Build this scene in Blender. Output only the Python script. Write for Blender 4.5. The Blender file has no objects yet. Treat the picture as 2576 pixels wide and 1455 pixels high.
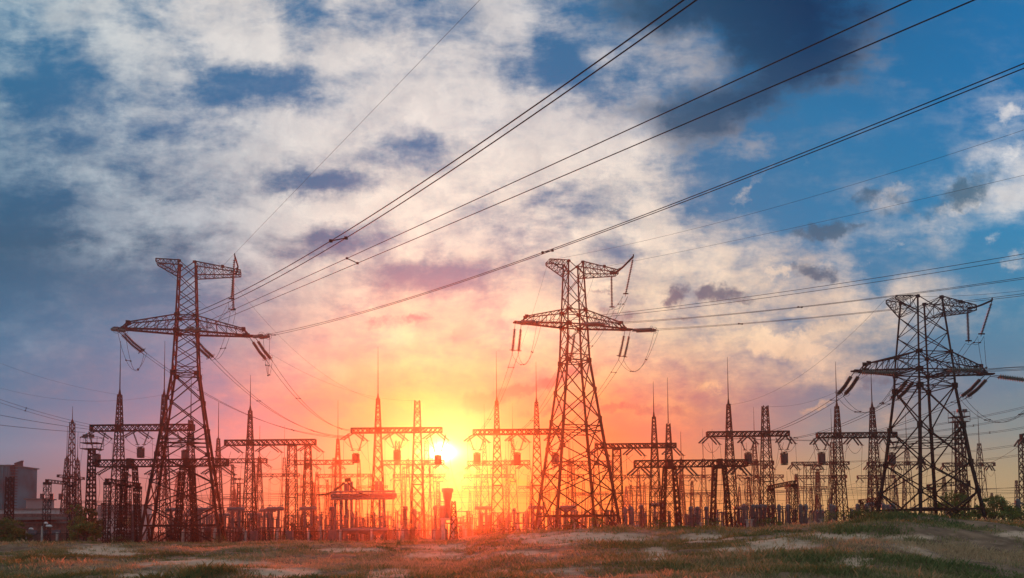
import bpy, math, random
import numpy as np
from mathutils import Vector, Matrix, noise as mnoise
random.seed(7); rng = np.random.default_rng(7)
S = bpy.context.scene
R = math.radians
# ------------------------------------------------------------------ camera
F = 2000.0; WPX = 2576.0; HOR = 1335.0; PITCH = R(3.0); ROLL = 0.009; EYE = 1.6
PPY = HOR - F*math.tan(PITCH)
cd = bpy.data.cameras.new('camera'); cam = bpy.data.objects.new('camera', cd)
S.collection.objects.link(cam); S.camera = cam
cd.sensor_width = 36; cd.lens = 36*F/WPX; cd.clip_start = 0.1; cd.clip_end = 20000
cd.shift_y = (PPY - 1454.6/2)/WPX
CR = Matrix.Rotation(math.pi/2 + PITCH, 3, 'X') @ Matrix.Rotation(-ROLL, 3, 'Z')
cam.matrix_world = Matrix.Translation((0, 0, EYE)) @ CR.to_4x4()
def ray(px, py): return CR @ Vector((px-WPX/2, PPY-py, -F))
def U(px, py, D):
    d = ray(px, py); return Vector((0, 0, EYE)) + d*(D/d.y)
CRT = CR.transposed()
def proj(p):
    q = CRT @ (Vector(p) - Vector((0, 0, EYE)))
    if q.z > -0.1: return None
    return (WPX/2 + q.x*F/-q.z, PPY - q.y*F/-q.z)
# crop readers: picture coordinates of the study crops -> 2576 wide coordinates
def c2(x, y): return (x*.3513, 943.4+y*.3513)
def c3(x, y): return (628.9+x*.3513, 943.4+y*.3513)
def c4(x, y): return (1257.9+x*.3513, 943.4+y*.3513)
def c5(x, y): return (1886.8+x*.3515, 943.4+y*.3515)
def c8(x, y): return (x*.1945, 1132+y*.1945)
# ------------------------------------------------------------------ world
SUNP = (1112, 1137)
sdir = ray(*SUNP).normalized()
SEL = math.asin(sdir.z); SAZ = math.atan2(sdir.x, sdir.y)
wd = bpy.data.worlds.new('World'); S.world = wd; wd.use_nodes = True
nt = wd.node_tree; N = nt.nodes; L = nt.links; N.clear()
def nd(t, **k):
    n = N.new(t)
    for a, b in k.items(): setattr(n, a, b)
    return n
def setin(n, i, v):
    if v is None: return
    if isinstance(v, bpy.types.NodeSocket): L.new(v, n.inputs[i])
    else: n.inputs[i].default_value = v
def M(op, a, b=None, c=None, clamp=False):
    n = nd('ShaderNodeMath', operation=op, use_clamp=clamp)
    setin(n, 0, a); setin(n, 1, b); setin(n, 2, c); return n.outputs[0]
def VM(op, a, b=None, out=0):
    n = nd('ShaderNodeVectorMath', operation=op); setin(n, 0, a); setin(n, 1, b)
    return n.outputs[out]
def XYZ(x, y, z):
    n = nd('ShaderNodeCombineXYZ'); setin(n, 0, x); setin(n, 1, y); setin(n, 2, z); return n.outputs[0]
def SEP(v):
    n = nd('ShaderNodeSeparateXYZ'); L.new(v, n.inputs[0]); return n.outputs
def MIX(f, a, b, blend='MIX'):
    n = nd('ShaderNodeMix', data_type='RGBA', blend_type=blend); n.clamp_factor = True
    setin(n, 0, f); setin(n, 6, a); setin(n, 7, b); return n.outputs[2]
def SST(v, lo, hi):
    n = nd('ShaderNodeMapRange', interpolation_type='SMOOTHSTEP'); setin(n, 0, v)
    n.inputs[1].default_value = lo; n.inputs[2].default_value = hi; return n.outputs[0]
def NOISE(vec, scale, detail=6, rough=.55, dist=0, col=False):
    n = nd('ShaderNodeTexNoise'); n.noise_dimensions = '3D'; setin(n, 'Vector', vec)
    n.inputs['Scale'].default_value = scale; n.inputs['Detail'].default_value = detail
    n.inputs['Roughness'].default_value = rough; n.inputs['Distortion'].default_value = dist
    return n.outputs['Color' if col else 'Fac']
def s2l(c): return tuple(((v/255)/12.92 if v/255 <= .04045 else ((v/255+.055)/1.055)**2.4) for v in c)
tc = nd('ShaderNodeTexCoord'); D0 = tc.outputs['Generated']
# cloud-layer coordinates: the sky direction seen square-on from the field towards the yard
rot = nd('ShaderNodeVectorRotate', rotation_type='AXIS_ANGLE'); L.new(D0, rot.inputs['Vector'])
rot.inputs['Axis'].default_value = (1, 0, 0); rot.inputs['Angle'].default_value = -PITCH
rx, ry, rz = SEP(rot.outputs[0])
ryc = M('MAXIMUM', ry, .12)
# units of 1000 steps: gx 0..2.576, gy 0 (top) .. 1.335 (horizon)
gx = M('MULTIPLY_ADD', M('DIVIDE', rx, ryc), 2.0, 1.288)
gy = M('SUBTRACT', PPY/1000, M('MULTIPLY', M('DIVIDE', rz, ryc), 2.0))
gx0, gy0 = gx, gy
gxr = M('ADD', gx0, M('MULTIPLY', M('SUBTRACT', gy0, PPY/1000), -ROLL))
gyr = M('ADD', gy0, M('MULTIPLY', M('SUBTRACT', gx0, 1.288), ROLL))
P0 = XYZ(gxr, gyr, 0.0)
# domain warping
w1 = VM('SUBTRACT', NOISE(P0, 3.2, 3, .5, col=True), (.5, .5, .5))
w2 = VM('SUBTRACT', NOISE(P0, 11.0, 4, .6, col=True), (.5, .5, .5))
wA = VM('ADD', VM('ADD', VM('MULTIPLY', w1, (.07, .06, 0)), VM('MULTIPLY', w2, (.10, .08, 0))), VM('MULTIPLY', VM('SUBTRACT', NOISE(P0, 34.0, 5, .6, col=True), (.5, .5, .5)), (.035, .028, 0)))
P1 = VM('ADD', P0, wA)
wx, wy, _ = SEP(P1)
sx, sy, _ = SEP(P0)
def ramp_grid(rows, xs, ys, fx, fy, interp='LINEAR'):
    """rows[r][c] colours at sky positions xs, ys; fx, fy the sockets used for lookup"""
    x0, x1 = xs[0], xs[-1]
    t = M('DIVIDE', M('SUBTRACT', fx, x0), x1-x0, clamp=True)
    res = None
    for k, row in enumerate(rows):
        n = nd('ShaderNodeValToRGB'); L.new(t if res is None else M('MULTIPLY_ADD', res, 1e-7, t), n.inputs[0]); cr = n.color_ramp; cr.interpolation = interp
        while len(cr.elements) < len(row): cr.elements.new(.5)
        for e, x, c in zip(list(cr.elements), xs, row):
            pass
        for i, (x, c) in enumerate(zip(xs, row)):
            cr.elements[i].position = (x-x0)/(x1-x0)
        for i, (x, c) in enumerate(zip(xs, row)):
            cr.elements[i].color = (*c, 1)
        if res is None: res = n.outputs[0]
        else:
            f = M('DIVIDE', M('SUBTRACT', fy, ys[k-1]), ys[k]-ys[k-1], clamp=True)
            res = MIX(f, res, n.outputs[0])
    return res
WH = """
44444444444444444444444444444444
55674689936543477533211000000000
41369758968884666133553000450000
33446431228899873335454444411000
52636535887889868865543310000013
53255668999642689997665510000014
46654567444498889998630001000034
24675567888888746334862000133447
13465457733467886873843310223410
12333345776433258454567455500000
23322334677776758677866755647331
34433334576666558776653777664210
33333345777766655665664346620000
11111124445545222466664111320000
11111122222221123444441001230000
00000000001111111111000000000000
00000000000344554432000000000000
00000000000011111000000000000000
""".split()
DK = """
00000000000000000000000000000000
00000000000000000035678876531000
00000000000000000001112788752000
00000000000000000000012677620000
00000000000000000002477741000000
00000000000000000000255310000000
00000000000000000000000000000000
11000000000000000000000000002031
22100000000000000000000000000010
22221000000000000000000000000000
11221100000000000000000000000000
00111110000000200000000000000000
00000000000000000000000000000000
00000000000000000000000000000000
00000000000000000000000000000000
00000000000000000000000000000000
00000000000000000000000000000000
00000000000000000000000000000000
""".split()
XS = [.040+.0805*c for c in range(32)]; YS = [-.45] + [.040+.080*r for r in range(17)]  # first row: cloud cover added in the unseen sky overhead, to brighten the ground
grid = ramp_grid([[(int(w)/9, int(d)/9, 0) for w, d in zip(a, b)] for a, b in zip(WH, DK)], XS, YS, wx, wy)
gW, gD, _ = SEP(grid)
# explicit puffs: (x, y, rx, ry, angle deg, amount)
def blobs(lst, vec):
    tot = None
    for (bx, by, rx_, ry_, an, am) in lst:
        mp = nd('ShaderNodeMapping', vector_type='TEXTURE'); L.new(vec if tot is None else VM('ADD', vec, M('MULTIPLY', tot, 1e-7)), mp.inputs[0])
        mp.inputs[1].default_value = (bx, by, 0); mp.inputs[2].default_value = (0, 0, R(an)); mp.inputs[3].default_value = (rx_, ry_, 1)
        d = VM('LENGTH', mp.outputs[0], out=1)
        f = M('MULTIPLY', SST(d, 1.75, .0), am)
        tot = f if tot is None else M('MAXIMUM', tot, f)
    return tot
w3 = VM('MULTIPLY', VM('SUBTRACT', NOISE(P0, 20.0, 7, .66, col=True), (.5, .5, .5)), (.10, .075, 0))
P2 = VM('ADD', VM('ADD', P0, VM('MULTIPLY', w2, (.05, .035, 0))), w3)
darkp = blobs([(1.708, .748, .036, .028, 0, .9), (1.815, .750, .070, .026, 3, .95), (1.862, .765, .06, .014, 12, .6), (1.572, .797, .05, .018, 5, .6),
               (2.080, .596, .105, .024, -6, .9), (2.160, .583, .06, .014, 5, .6), (2.055, .694, .045, .024, 8, .85), (2.255, .495, .05, .03, 20, .5), (2.195, .515, .08, .02, -28, .6),
               (2.445, .505, .11, .035, -32, .85), (2.26, .545, .08, .018, 5, .45), (2.20, .972, .07, .016, 6, .75), (2.30, 1.0, .06, .012, 0, .4), (1.53, .735, .04, .012, -10, .55),
               (2.09, .985, .04, .012, 0, .4), (1.73, .815, .04, .012, 0, .5), (1.18, .855, .09, .03, 10, .45), (1.31, .985, .17, .024, -14, 1.0), (1.02, .80, .10, .02, -8, .6), (1.40, 1.03, .12, .016, -10, .7), (1.62, 1.04, .12, .014, 4, .6)], P2)
litp = blobs([(2.56, .305, .045, .038, -30, 1.0), (2.55, .415, .06, .05, -30, .8), (1.965, .700, .06, .022, -5, 1), (2.06, .665, .07, .02, 12, .8), (2.15, .675, .045, .018, 20, .5),
              (2.262, .623, .022, .026, 0, .65), (2.05, .420, .018, .012, -20, .4), (2.40, .585, .055, .025, -20, .6), (2.56, .68, .04, .03, -40, .7), (2.50, .620, .04, .016, -25, .4),
              (1.99, .882, .17, .050, 9, 1.15), (2.10, .838, .24, .034, -17, 1.1), (1.09, 1.203, .09, .007, -4, 1.2), (1.20, 1.186, .09, .009, -3, 1.2), (1.03, 1.225, .07, .006, 3, 1.1), (1.28, 1.214, .10, .008, 0, 1.1), (1.15, 1.235, .08, .006, 0, 1), (2.24, .505, .07, .03, -20, .75), (2.43, .545, .09, .03, -25, .8), (2.35, .60, .04, .012, 0, .6), (1.90, .49, .09, .018, -50, .55), (2.31, .742, .06, .02, 10, .6), (1.80, .978, .05, .016, -5, .8), (1.80, .995, .05, .008, 0, .6),
              (2.05, 1.045, .045, .010, -20, .8), (2.30, .735, .05, .014, 10, .5), (2.13, .985, .04, .008, 0, .3), (2.17, .25, .06, .02, 30, .0), (1.75, .60, .04, .07, 15, .5)], P2)
# clear gaps and bright banks inside the high cloud
gaps = blobs([(.705, .200, .12, .05, 8, .85), (.175, .215, .15, .06, 18, .7), (.82, .452, .12, .026, -4, 1.0), (1.05, .375, .11, .05, 15, .6), (.88, .600, .16, .028, -6, .6), (1.12, .690, .22, .036, 2, .6), (.87, .055, .10, .035, 20, .55),
              (1.43, .185, .12, .06, 25, .6), (.55, .235, .14, .03, -10, .5), (.66, .05, .03, .07, 10, .4), (1.27, .10, .06, .04, 30, .3), (1.56, .44, .08, .03, -8, .5), (1.42, .485, .10, .022, -8, .6), (1.75, .49, .06, .05, 20, .5), (.09, .50, .10, .10, 0, .6), (.30, .68, .25, .08, 0, .4),
              (1.58, .63, .06, .03, 0, .5), (.93, .765, .10, .016, -14, .5), (1.33, .60, .10, .02, -10, .4)], P2)
banks = blobs([(1.17, .33, .22, .07, -8, .6), (.47, .20, .05, .12, -25, .7), (.66, .11, .10, .05, 25, .7), (1.33, .50, .20, .04, -12, .6), (.90, .52, .22, .035, -12, .6), (.78, .66, .16, .07, 10, .5), (1.48, .37, .16, .05, -8, .7), (1.60, .52, .06, .04, 20, .7), (1.90, .38, .05, .03, -30, .4),
               (.42, .50, .14, .05, 20, .5), (.20, .42, .10, .03, 25, .4), (1.80, .86, .12, .03, -14, .4), (1.0, .93, .16, .03, -8, .5), (1.65, .70, .12, .04, -20, .5)], P2)
gW = M('ADD', M('SUBTRACT', gW, M('MULTIPLY', gaps, .56)), M('MULTIPLY', banks, .30), clamp=True)
# streaky fibre detail, combed along the high cloud's drift
cmb = nd('ShaderNodeMapping', vector_type='POINT'); L.new(VM('ADD', P0, VM('MULTIPLY', w1, (.06, .05, 0))), cmb.inputs[0])
cmb.inputs[2].default_value = (0, 0, R(-24)); cmb.inputs[3].default_value = (.85, 1.5, 1)
n1 = NOISE(cmb.outputs[0], 5.5, 10, .62, 0)
n2 = NOISE(VM('ADD', P0, (7.3, 2.1, 0)), 13.0, 9, .64, 0)
def comb(deg, off):
    m_ = nd('ShaderNodeMapping', vector_type='POINT'); L.new(VM('ADD', P0, VM('MULTIPLY', w1, (.10, .08, 0))), m_.inputs[0])
    m_.inputs[1].default_value = (off, off, 0); m_.inputs[2].default_value = (0, 0, R(deg)); m_.inputs[3].default_value = (.7, 2.0, 1); return m_.outputs[0]
nL = NOISE(comb(-42, 1.7), 8.0, 9, .64, 0); nR = NOISE(comb(16, 4.7), 8.0, 9, .64, 0); fx = SST(gxr, .75, 1.35)
n3 = M('ADD', M('MULTIPLY', nL, M('SUBTRACT', 1.0, fx)), M('MULTIPLY', nR, fx))
det = M('ADD', M('ADD', M('MULTIPLY', M('SUBTRACT', n1, .5), 1.0), M('MULTIPLY', M('SUBTRACT', n2, .5), .75)), M('MULTIPLY', M('SUBTRACT', n3, .5), 1.25))
edge = M('MULTIPLY', gW, M('SUBTRACT', 1.12, gW))          # strongest at half cover
dW = M('ADD', gW, M('MULTIPLY', det, M('MULTIPLY_ADD', edge, 2.5, .62)))
nf = NOISE(VM('ADD', cmb.outputs[0], VM('MULTIPLY', w3, (.5, .5, 0))), 13.0, 10, .66, 0)
nb = NOISE(VM('ADD', P1, (3.3, 9.1, 0)), 13.0, 9, .60, .15)
def ragged(f, n, amp, lo, hi): return SST(M('ADD', f, M('MULTIPLY', M('SUBTRACT', n, .5), amp)), lo, hi)
dW = M('MAXIMUM', SST(dW, -.06, 1.12), M('MULTIPLY', ragged(litp, nf, 1.9, .22, 1.12), SST(litp, .02, .2)))
dD = SST(M('ADD', gD, M('MULTIPLY', det, M('MULTIPLY_ADD', gD, .5, .45))), .10, .80)
dP = M('MULTIPLY', ragged(darkp, nb, 1.7, .22, .85), SST(darkp, .02, .2))
XC = [0, .515, 1.030, 1.545, 2.060, 2.576]
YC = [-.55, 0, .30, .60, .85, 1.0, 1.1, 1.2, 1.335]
CLR = [[(60, 110, 150), (60, 110, 150), (60, 110, 150), (60, 110, 150), (60, 110, 150), (60, 110, 150)], [(32, 116, 160), (32, 112, 158), (20, 102, 154), (26, 106, 154), (0, 88, 138), (0, 112, 172)], [(20, 100, 144), (30, 104, 152), (38, 108, 156), (28, 106, 154), (8, 116, 168), (0, 116, 176)], [(4, 85, 120), (14, 91, 126), (62, 111, 150), (54, 115, 154), (24, 121, 170), (26, 133, 182)], [(24, 108, 150), (46, 118, 160), (152, 144, 148), (106, 126, 152), (62, 118, 156), (60, 130, 166)], [(54, 114, 154), (92, 118, 158), (222, 108, 76), (196, 104, 100), (112, 120, 144), (94, 128, 152)], [(84, 128, 162), (148, 124, 150), (228, 104, 44), (206, 96, 66), (132, 136, 144), (122, 142, 146)], [(112, 112, 132), (184, 112, 120), (238, 122, 36), (220, 110, 50), (178, 154, 120), (170, 156, 126)], [(176, 132, 130), (206, 104, 94), (240, 92, 34), (234, 120, 58), (220, 168, 104), (200, 166, 116)]]
LIT = [[(255,248,240)]*6,  # unseen sky overhead and behind, made bright cream to light the ground
       [(168,188,198),(216,213,211),(214,209,207),(190,192,198),(124,136,154),(150,152,162)],
       [(144,168,184),(194,198,202),(232,224,218),(212,206,204),(164,158,164),(214,214,218)],
       [(122,152,174),(178,190,198),(252,236,216),(246,232,214),(212,196,186),(224,222,220)],
       [(104,136,162),(150,150,168),(254,228,176),(248,222,180),(238,208,180),(200,190,180)],
       [(128,132,152),(200,140,142),(252,192,108),(246,174,108),(230,188,158),(200,180,160)],
       [(140,134,150),(216,138,126),(250,152,62),(238,130,78),(226,172,130),(214,178,148)],
       [(150,136,150),(220,138,120),(255,176,56),(250,160,56),(226,170,120),(214,178,140)],
       [(184,144,146),(218,126,106),(255,150,50),(250,150,62),(228,174,110),(210,172,126)]]
DKC = [[(90, 110, 130), (90, 110, 130), (90, 110, 130), (90, 110, 130), (90, 110, 130), (90, 110, 130)], [(38, 92, 124), (38, 92, 124), (38, 88, 120), (28, 82, 116), (0, 48, 86), (0, 64, 116)], [(38, 92, 124), (44, 96, 128), (58, 102, 132), (46, 92, 122), (4, 66, 104), (62, 106, 130)], [(14, 84, 118), (24, 88, 122), (88, 110, 136), (78, 106, 130), (70, 100, 124), (70, 110, 134)], [(50, 92, 126), (70, 96, 126), (150, 112, 124), (112, 100, 116), (88, 92, 110), (90, 108, 126)], [(84, 104, 132), (120, 104, 126), (196, 110, 96), (190, 104, 96), (112, 104, 118), (104, 114, 126)], [(96, 110, 136), (140, 104, 120), (214, 120, 80), (196, 110, 90), (130, 120, 126), (120, 126, 130)], [(110, 112, 132), (160, 110, 120), (214, 130, 80), (200, 120, 84), (150, 130, 120), (140, 134, 120)], [(130, 114, 124), (170, 104, 104), (214, 120, 70), (200, 120, 70), (170, 140, 110), (150, 134, 110)]]
def lin(t): return [[s2l(c) for c in r] for r in t]
cClear = ramp_grid(lin(CLR), XC, YC, sx, sy)
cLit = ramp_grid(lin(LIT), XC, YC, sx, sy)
cDk = ramp_grid(lin(DKC), XC, YC, sx, sy)
sk = nd('ShaderNodeTexSky', sky_type='NISHITA', sun_disc=False, sun_elevation=SEL, sun_rotation=SAZ, air_density=1.2, dust_density=1.5, ozone_density=2.0)
nish = VM('MULTIPLY', sk.outputs[0], (.09, .09, .09))
clear = MIX(.10, cClear, nish)
nsh = NOISE(VM('ADD', P1, (1.3, 5.1, 0)), 7.0, 8, .6, .2); shade = M('MULTIPLY_ADD', M('SUBTRACT', nsh, .5), 1.1, 1.0)
litc = VM('MULTIPLY', cLit, XYZ(shade, M('MULTIPLY_ADD', M('SUBTRACT', nsh, .5), 1.0, 1.0), M('MULTIPLY_ADD', M('SUBTRACT', nsh, .5), .8, 1.0)))
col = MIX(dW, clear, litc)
col = MIX(M('MULTIPLY', dD, .96), col, cDk)
col = MIX(M('MULTIPLY', dP, .88), col, cDk)
# sun's aureole in the real sky: by true angle from the sun
ca = VM('DOT_PRODUCT', VM('NORMALIZE', D0), tuple(sdir), out=1)
ang = M('ARCCOSINE', M('MINIMUM', ca, .9999999))
def gl(s, p=2.0): return M('EXPONENT', M('MULTIPLY', M('POWER', M('DIVIDE', ang, R(s)), p), -1))
def TINT(f, c): return VM('MULTIPLY', XYZ(f, f, f), tuple(c))
dxs = M('DIVIDE', M('SUBTRACT', gxr, 1.118), .040); dys = M('DIVIDE', M('SUBTRACT', gyr, 1.136), .017)
flat = M('EXPONENT', M('MULTIPLY', M('ADD', M('MULTIPLY', dxs, dxs), M('MULTIPLY', dys, dys)), -1))
glow = VM('ADD', TINT(gl(.60), (3.2, 2.9, 2.2)), TINT(gl(2.2, 1.2), (.45, .22, .06)))
glow = VM('ADD', glow, TINT(flat, (2.0, 1.7, 1.1)))
below = SST(SEP(D0)[2], -.02, .0)
col = VM('ADD', col, VM('MULTIPLY', glow, XYZ(below, below, below)))
gndc = (.05, .045, .035, 1)
col = MIX(below, gndc, col)
bg = nd('ShaderNodeBackground'); L.new(col, bg.inputs[0]); bg.inputs[1].default_value = 1.0
wo = nd('ShaderNodeOutputWorld'); L.new(bg.outputs[0], wo.inputs[0])
wd.cycles.sampling_method = 'MANUAL'; wd.cycles.sample_map_resolution = 512
# ------------------------------------------------------------------ sun
sl = bpy.data.lights.new('sun', 'SUN'); sl.energy = 5.0; sl.angle = R(.6); sl.color = (1.0, .085, .02)
so = bpy.data.objects.new('sun', sl); S.collection.objects.link(so)
so.rotation_euler = (-sdir).to_track_quat('-Z', 'Y').to_euler()
S.view_settings.view_transform = 'Standard'; S.view_settings.look = 'None'
S.view_settings.exposure = 0; S.view_settings.gamma = 1; S.view_settings.use_curve_mapping = False
cy = S.cycles if hasattr(S, 'cycles') else None
S.render.engine = 'CYCLES'; cy = S.cycles
cy.use_denoising = True; cy.max_bounces = 5; cy.diffuse_bounces = 2; cy.glossy_bounces = 2; cy.transmission_bounces = 3; cy.transparent_max_bounces = 8; cy.volume_bounces = 0
S.render.film_transparent = False
# ------------------------------------------------------------------ materials
def mat(name, col, rough=.7, metal=0.0, var=.25, scale=3.0, spec=.4, trans=None, col2=None, bump=0.0):
    m = bpy.data.materials.new(name); m.use_nodes = True
    t = m.node_tree; b = t.nodes['Principled BSDF']
    tcn = t.nodes.new('ShaderNodeTexCoord'); nz = t.nodes.new('ShaderNodeTexNoise')
    nz.inputs['Scale'].default_value = scale; nz.inputs['Detail'].default_value = 5
    t.links.new(tcn.outputs['Object'], nz.inputs['Vector'])
    mx = t.nodes.new('ShaderNodeMix'); mx.data_type = 'RGBA'
    c2_ = col2 or tuple(v*(1-var) for v in col)
    mx.inputs[6].default_value = (*c2_, 1); mx.inputs[7].default_value = (*tuple(min(1, v*(1+var)) if not col2 else v for v in col), 1)
    mr = t.nodes.new('ShaderNodeMapRange'); mr.inputs[1].default_value = .35; mr.inputs[2].default_value = .65
    t.links.new(nz.outputs[0], mr.inputs[0]); t.links.new(mr.outputs[0], mx.inputs[0])
    t.links.new(mx.outputs[2], b.inputs['Base Color'])
    b.inputs['Roughness'].default_value = rough; b.inputs['Metallic'].default_value = metal
    b.inputs['Specular IOR Level'].default_value = spec
    if bump:
        bp = t.nodes.new('ShaderNodeBump'); bp.inputs['Strength'].default_value = bump
        t.links.new(nz.outputs[0], bp.inputs['Height']); t.links.new(bp.outputs[0], b.inputs['Normal'])
    if trans:
        tr = t.nodes.new('ShaderNodeBsdfTranslucent'); t.links.new(mx.outputs[2], tr.inputs[0])
        ms = t.nodes.new('ShaderNodeMixShader'); ms.inputs[0].default_value = trans
        out = t.nodes['Material Output']; t.links.new(b.outputs[0], ms.inputs[1]); t.links.new(tr.outputs[0], ms.inputs[2])
        t.links.new(ms.outputs[0], out.inputs[0])
    return m
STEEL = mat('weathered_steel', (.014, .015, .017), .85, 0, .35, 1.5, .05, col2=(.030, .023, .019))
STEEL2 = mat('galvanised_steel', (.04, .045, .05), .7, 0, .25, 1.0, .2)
WIRE = mat('conductor', (.03, .03, .032), .8, 0, .1, spec=.1)
GLASSINS = mat('glass_insulator', (.10, .13, .12), .8, 0, .3, 6)
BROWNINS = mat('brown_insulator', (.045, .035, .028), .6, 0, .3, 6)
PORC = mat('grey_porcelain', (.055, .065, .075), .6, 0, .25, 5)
GREYP = mat('grey_paint', (.07, .085, .10), .55, 0, .2, 2)
CONC = mat('concrete', (.30, .29, .27), .9, 0, .25, 2)
DARKBOX = mat('dark_trap', (.03, .028, .03), .7, 0, .2, 3)
ALU = mat('aluminium_tube', (.09, .095, .10), .55, .2, .2, 3)
# ------------------------------------------------------------------ objects and mesh helpers
def tag(o, label=None, cat=None, group=None, kind=None):
    if label: o['label'] = label
    if cat: o['category'] = cat
    if group: o['group'] = group
    if kind: o['kind'] = kind
    return o
def empty(name, loc, label, cat, group=None, rz=0):
    o = bpy.data.objects.new(name, None); S.collection.objects.link(o)
    o.location = loc; o.rotation_euler = (0, 0, rz); o.empty_display_size = .5
    return tag(o, label, cat, group)
class MB:
    K = 1.0
    def __init__(s): s.v = []; s.f = []
    def bar(s, a, b, w, h=None, n=4, w2=None):
        a = Vector(a); b = Vector(b); d = b-a
        if d.length < 1e-5: return s
        d.normalize(); up = Vector((0, 0, 1)) if abs(d.z) < .9 else Vector((0, 1, 0))
        x = d.cross(up).normalized(); y = x.cross(d)
        h = (h or w)*MB.K; w2 = (w2 or w)*MB.K; w = w*MB.K; k = len(s.v)
        for p, ww, hh in ((a, w, h), (b, w2, h*w2/w)):
            for i in range(n):
                t = 2*math.pi*(i+.5)/n; q = .5/math.cos(math.pi/n)
                s.v.append(tuple(p + x*(math.cos(t)*ww*q) + y*(math.sin(t)*hh*q)))
        for i in range(n):
            j = (i+1) % n; s.f.append((k+i, k+j, k+n+j, k+n+i))
        s.f.append(tuple(k+i for i in reversed(range(n)))); s.f.append(tuple(k+n+i for i in range(n)))
        return s
    def tube(s, pts, r, n=5):
        k0 = len(s.v); pts = [Vector(p) for p in pts]; m = len(pts)
        for i, p in enumerate(pts):
            d = (pts[min(i+1, m-1)]-pts[max(i-1, 0)]).normalized()
            up = Vector((0, 0, 1)) if abs(d.z) < .9 else Vector((0, 1, 0))
            x = d.cross(up).normalized(); y = x.cross(d)
            rr = r[i] if isinstance(r, (list, tuple)) else r
            for j in range(n):
                t = 2*math.pi*j/n; s.v.append(tuple(p + x*(math.cos(t)*rr) + y*(math.sin(t)*rr)))
        for i in range(m-1):
            for j in range(n):
                q = (j+1) % n; s.f.append((k0+i*n+j, k0+i*n+q, k0+(i+1)*n+q, k0+(i+1)*n+j))
        s.f.append(tuple(k0+j for j in reversed(range(n)))); s.f.append(tuple(k0+(m-1)*n+j for j in range(n)))
        return s
    def box(s, c, sz, rz=0):
        k = len(s.v); c = Vector(c); ca, sa = math.cos(rz), math.sin(rz)
        for dz in (-.5, .5):
            for dx, dy in ((-.5, -.5), (.5, -.5), (.5, .5), (-.5, .5)):
                x, y = dx*sz[0], dy*sz[1]
                s.v.append((c.x+x*ca-y*sa, c.y+x*sa+y*ca, c.z+dz*sz[2]))
        s.f += [(k, k+3, k+2, k+1), (k+4, k+5, k+6, k+7)] + [(k+i, k+(i+1) % 4, k+4+(i+1) % 4, k+4+i) for i in range(4)]
        return s
    def ribs(s, a, b, r, n_ribs, core=.4, n=7):
        """ribbed insulator between a and b"""
        a = Vector(a); b = Vector(b); pts = []; rs = []
        for i in range(n_ribs):
            for u, q in ((.0, core), (.35, core), (.5, 1.0), (.75, .85), (.95, core)):
                pts.append(a.lerp(b, (i+u)/n_ribs)); rs.append(r*q)
        pts.append(b); rs.append(r*core); return s.tube(pts, rs, n)
    def ring(s, c, nrm, rad, r, n=14):
        nrm = Vector(nrm).normalized(); up = Vector((0, 0, 1)) if abs(nrm.z) < .9 else Vector((1, 0, 0))
        x = nrm.cross(up).normalized(); y = nrm.cross(x); c = Vector(c)
        pts = [c + x*(math.cos(2*math.pi*i/n)*rad) + y*(math.sin(2*math.pi*i/n)*rad) for i in range(n+1)]
        return s.tube(pts, r, 4)
    def obj(s, name, m, parent=None, label=None):
        me = bpy.data.meshes.new(name); me.from_pydata(s.v, [], s.f); me.materials.append(m)
        o = bpy.data.objects.new(name, me); S.collection.objects.link(o)
        if parent: o.parent = parent
        if label: o['label'] = label
        return o
def copy_tree(o, parent=None):
    c = o.copy(); S.collection.objects.link(c)
    if parent: c.parent = parent
    for ch in o.children: copy_tree(ch, c)
    return c
O19 = 'first second third fourth fifth sixth seventh eighth ninth tenth eleventh twelfth thirteenth fourteenth fifteenth sixteenth seventeenth eighteenth nineteenth'.split()
ORD = O19 + [w for t, tt in (('twent', 'twenty'), ('thirt', 'thirty'), ('fort', 'forty'), ('fift', 'fifty'), ('sixt', 'sixty')) for w in [t+'ieth'] + [tt+'-'+o for o in O19[:9]]]
# ------------------------------------------------------------------ terrain
CREST = [(-500, 1372, 92), (0, 1368, 92), (600, 1368, 92), (1000, 1366, 88), (1150, 1364, 78), (1200, 1356, 66), (1240, 1348, 60), (1288, 1344, 58), (1450, 1333, 56), (1700, 1333, 53),
         (1886, 1332, 50), (2040, 1322, 48), (2200, 1310, 46), (2300, 1309, 46), (2450, 1315, 46), (2576, 1317, 46), (3100, 1320, 46)]
CRU = [(p[0]-WPX/2)/F for p in CREST]; CRZ = [U(*p).z for p in CREST]; CRD = [p[2] for p in CREST]
def sm(t): t = max(0, min(1, t)); return t*t*(3-2*t)
def gh(x, y, bump=True):
    if y < 1: u = max(-.9, min(.9, x/20)); 
    else: u = x/y
    zc = float(np.interp(u, CRU, CRZ)); dc = float(np.interp(u, CRU, CRD))
    s = y/dc
    if s <= 1: z = zc*sm((s-.12)/.88)
    else:
        zb = .9 if u > -.03 else (.9*sm((u+.09)/.06))
        t = (y-dc)/22
        z = zb + (zc-zb)*math.exp(-t*t) if zc > zb else zc + (zb-zc)*sm(t)
        z *= 1 - sm((y-112)/18)
    if bump:
        a = sm((y-6)/16)*(1-sm((y-115)/20))
        n = mnoise.noise(Vector((x*.085, y*.085, 3.1)))*.50 + mnoise.noise(Vector((x*.25, y*.25, 9.1)))*.30 + mnoise.noise(Vector((x*.8, y*.8, 1.7)))*.09
        k = (1-.62*sm((s-.8)/.12)*(1-sm((s-1.0)/.2)))
        z += n*a*k
    return z
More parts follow.
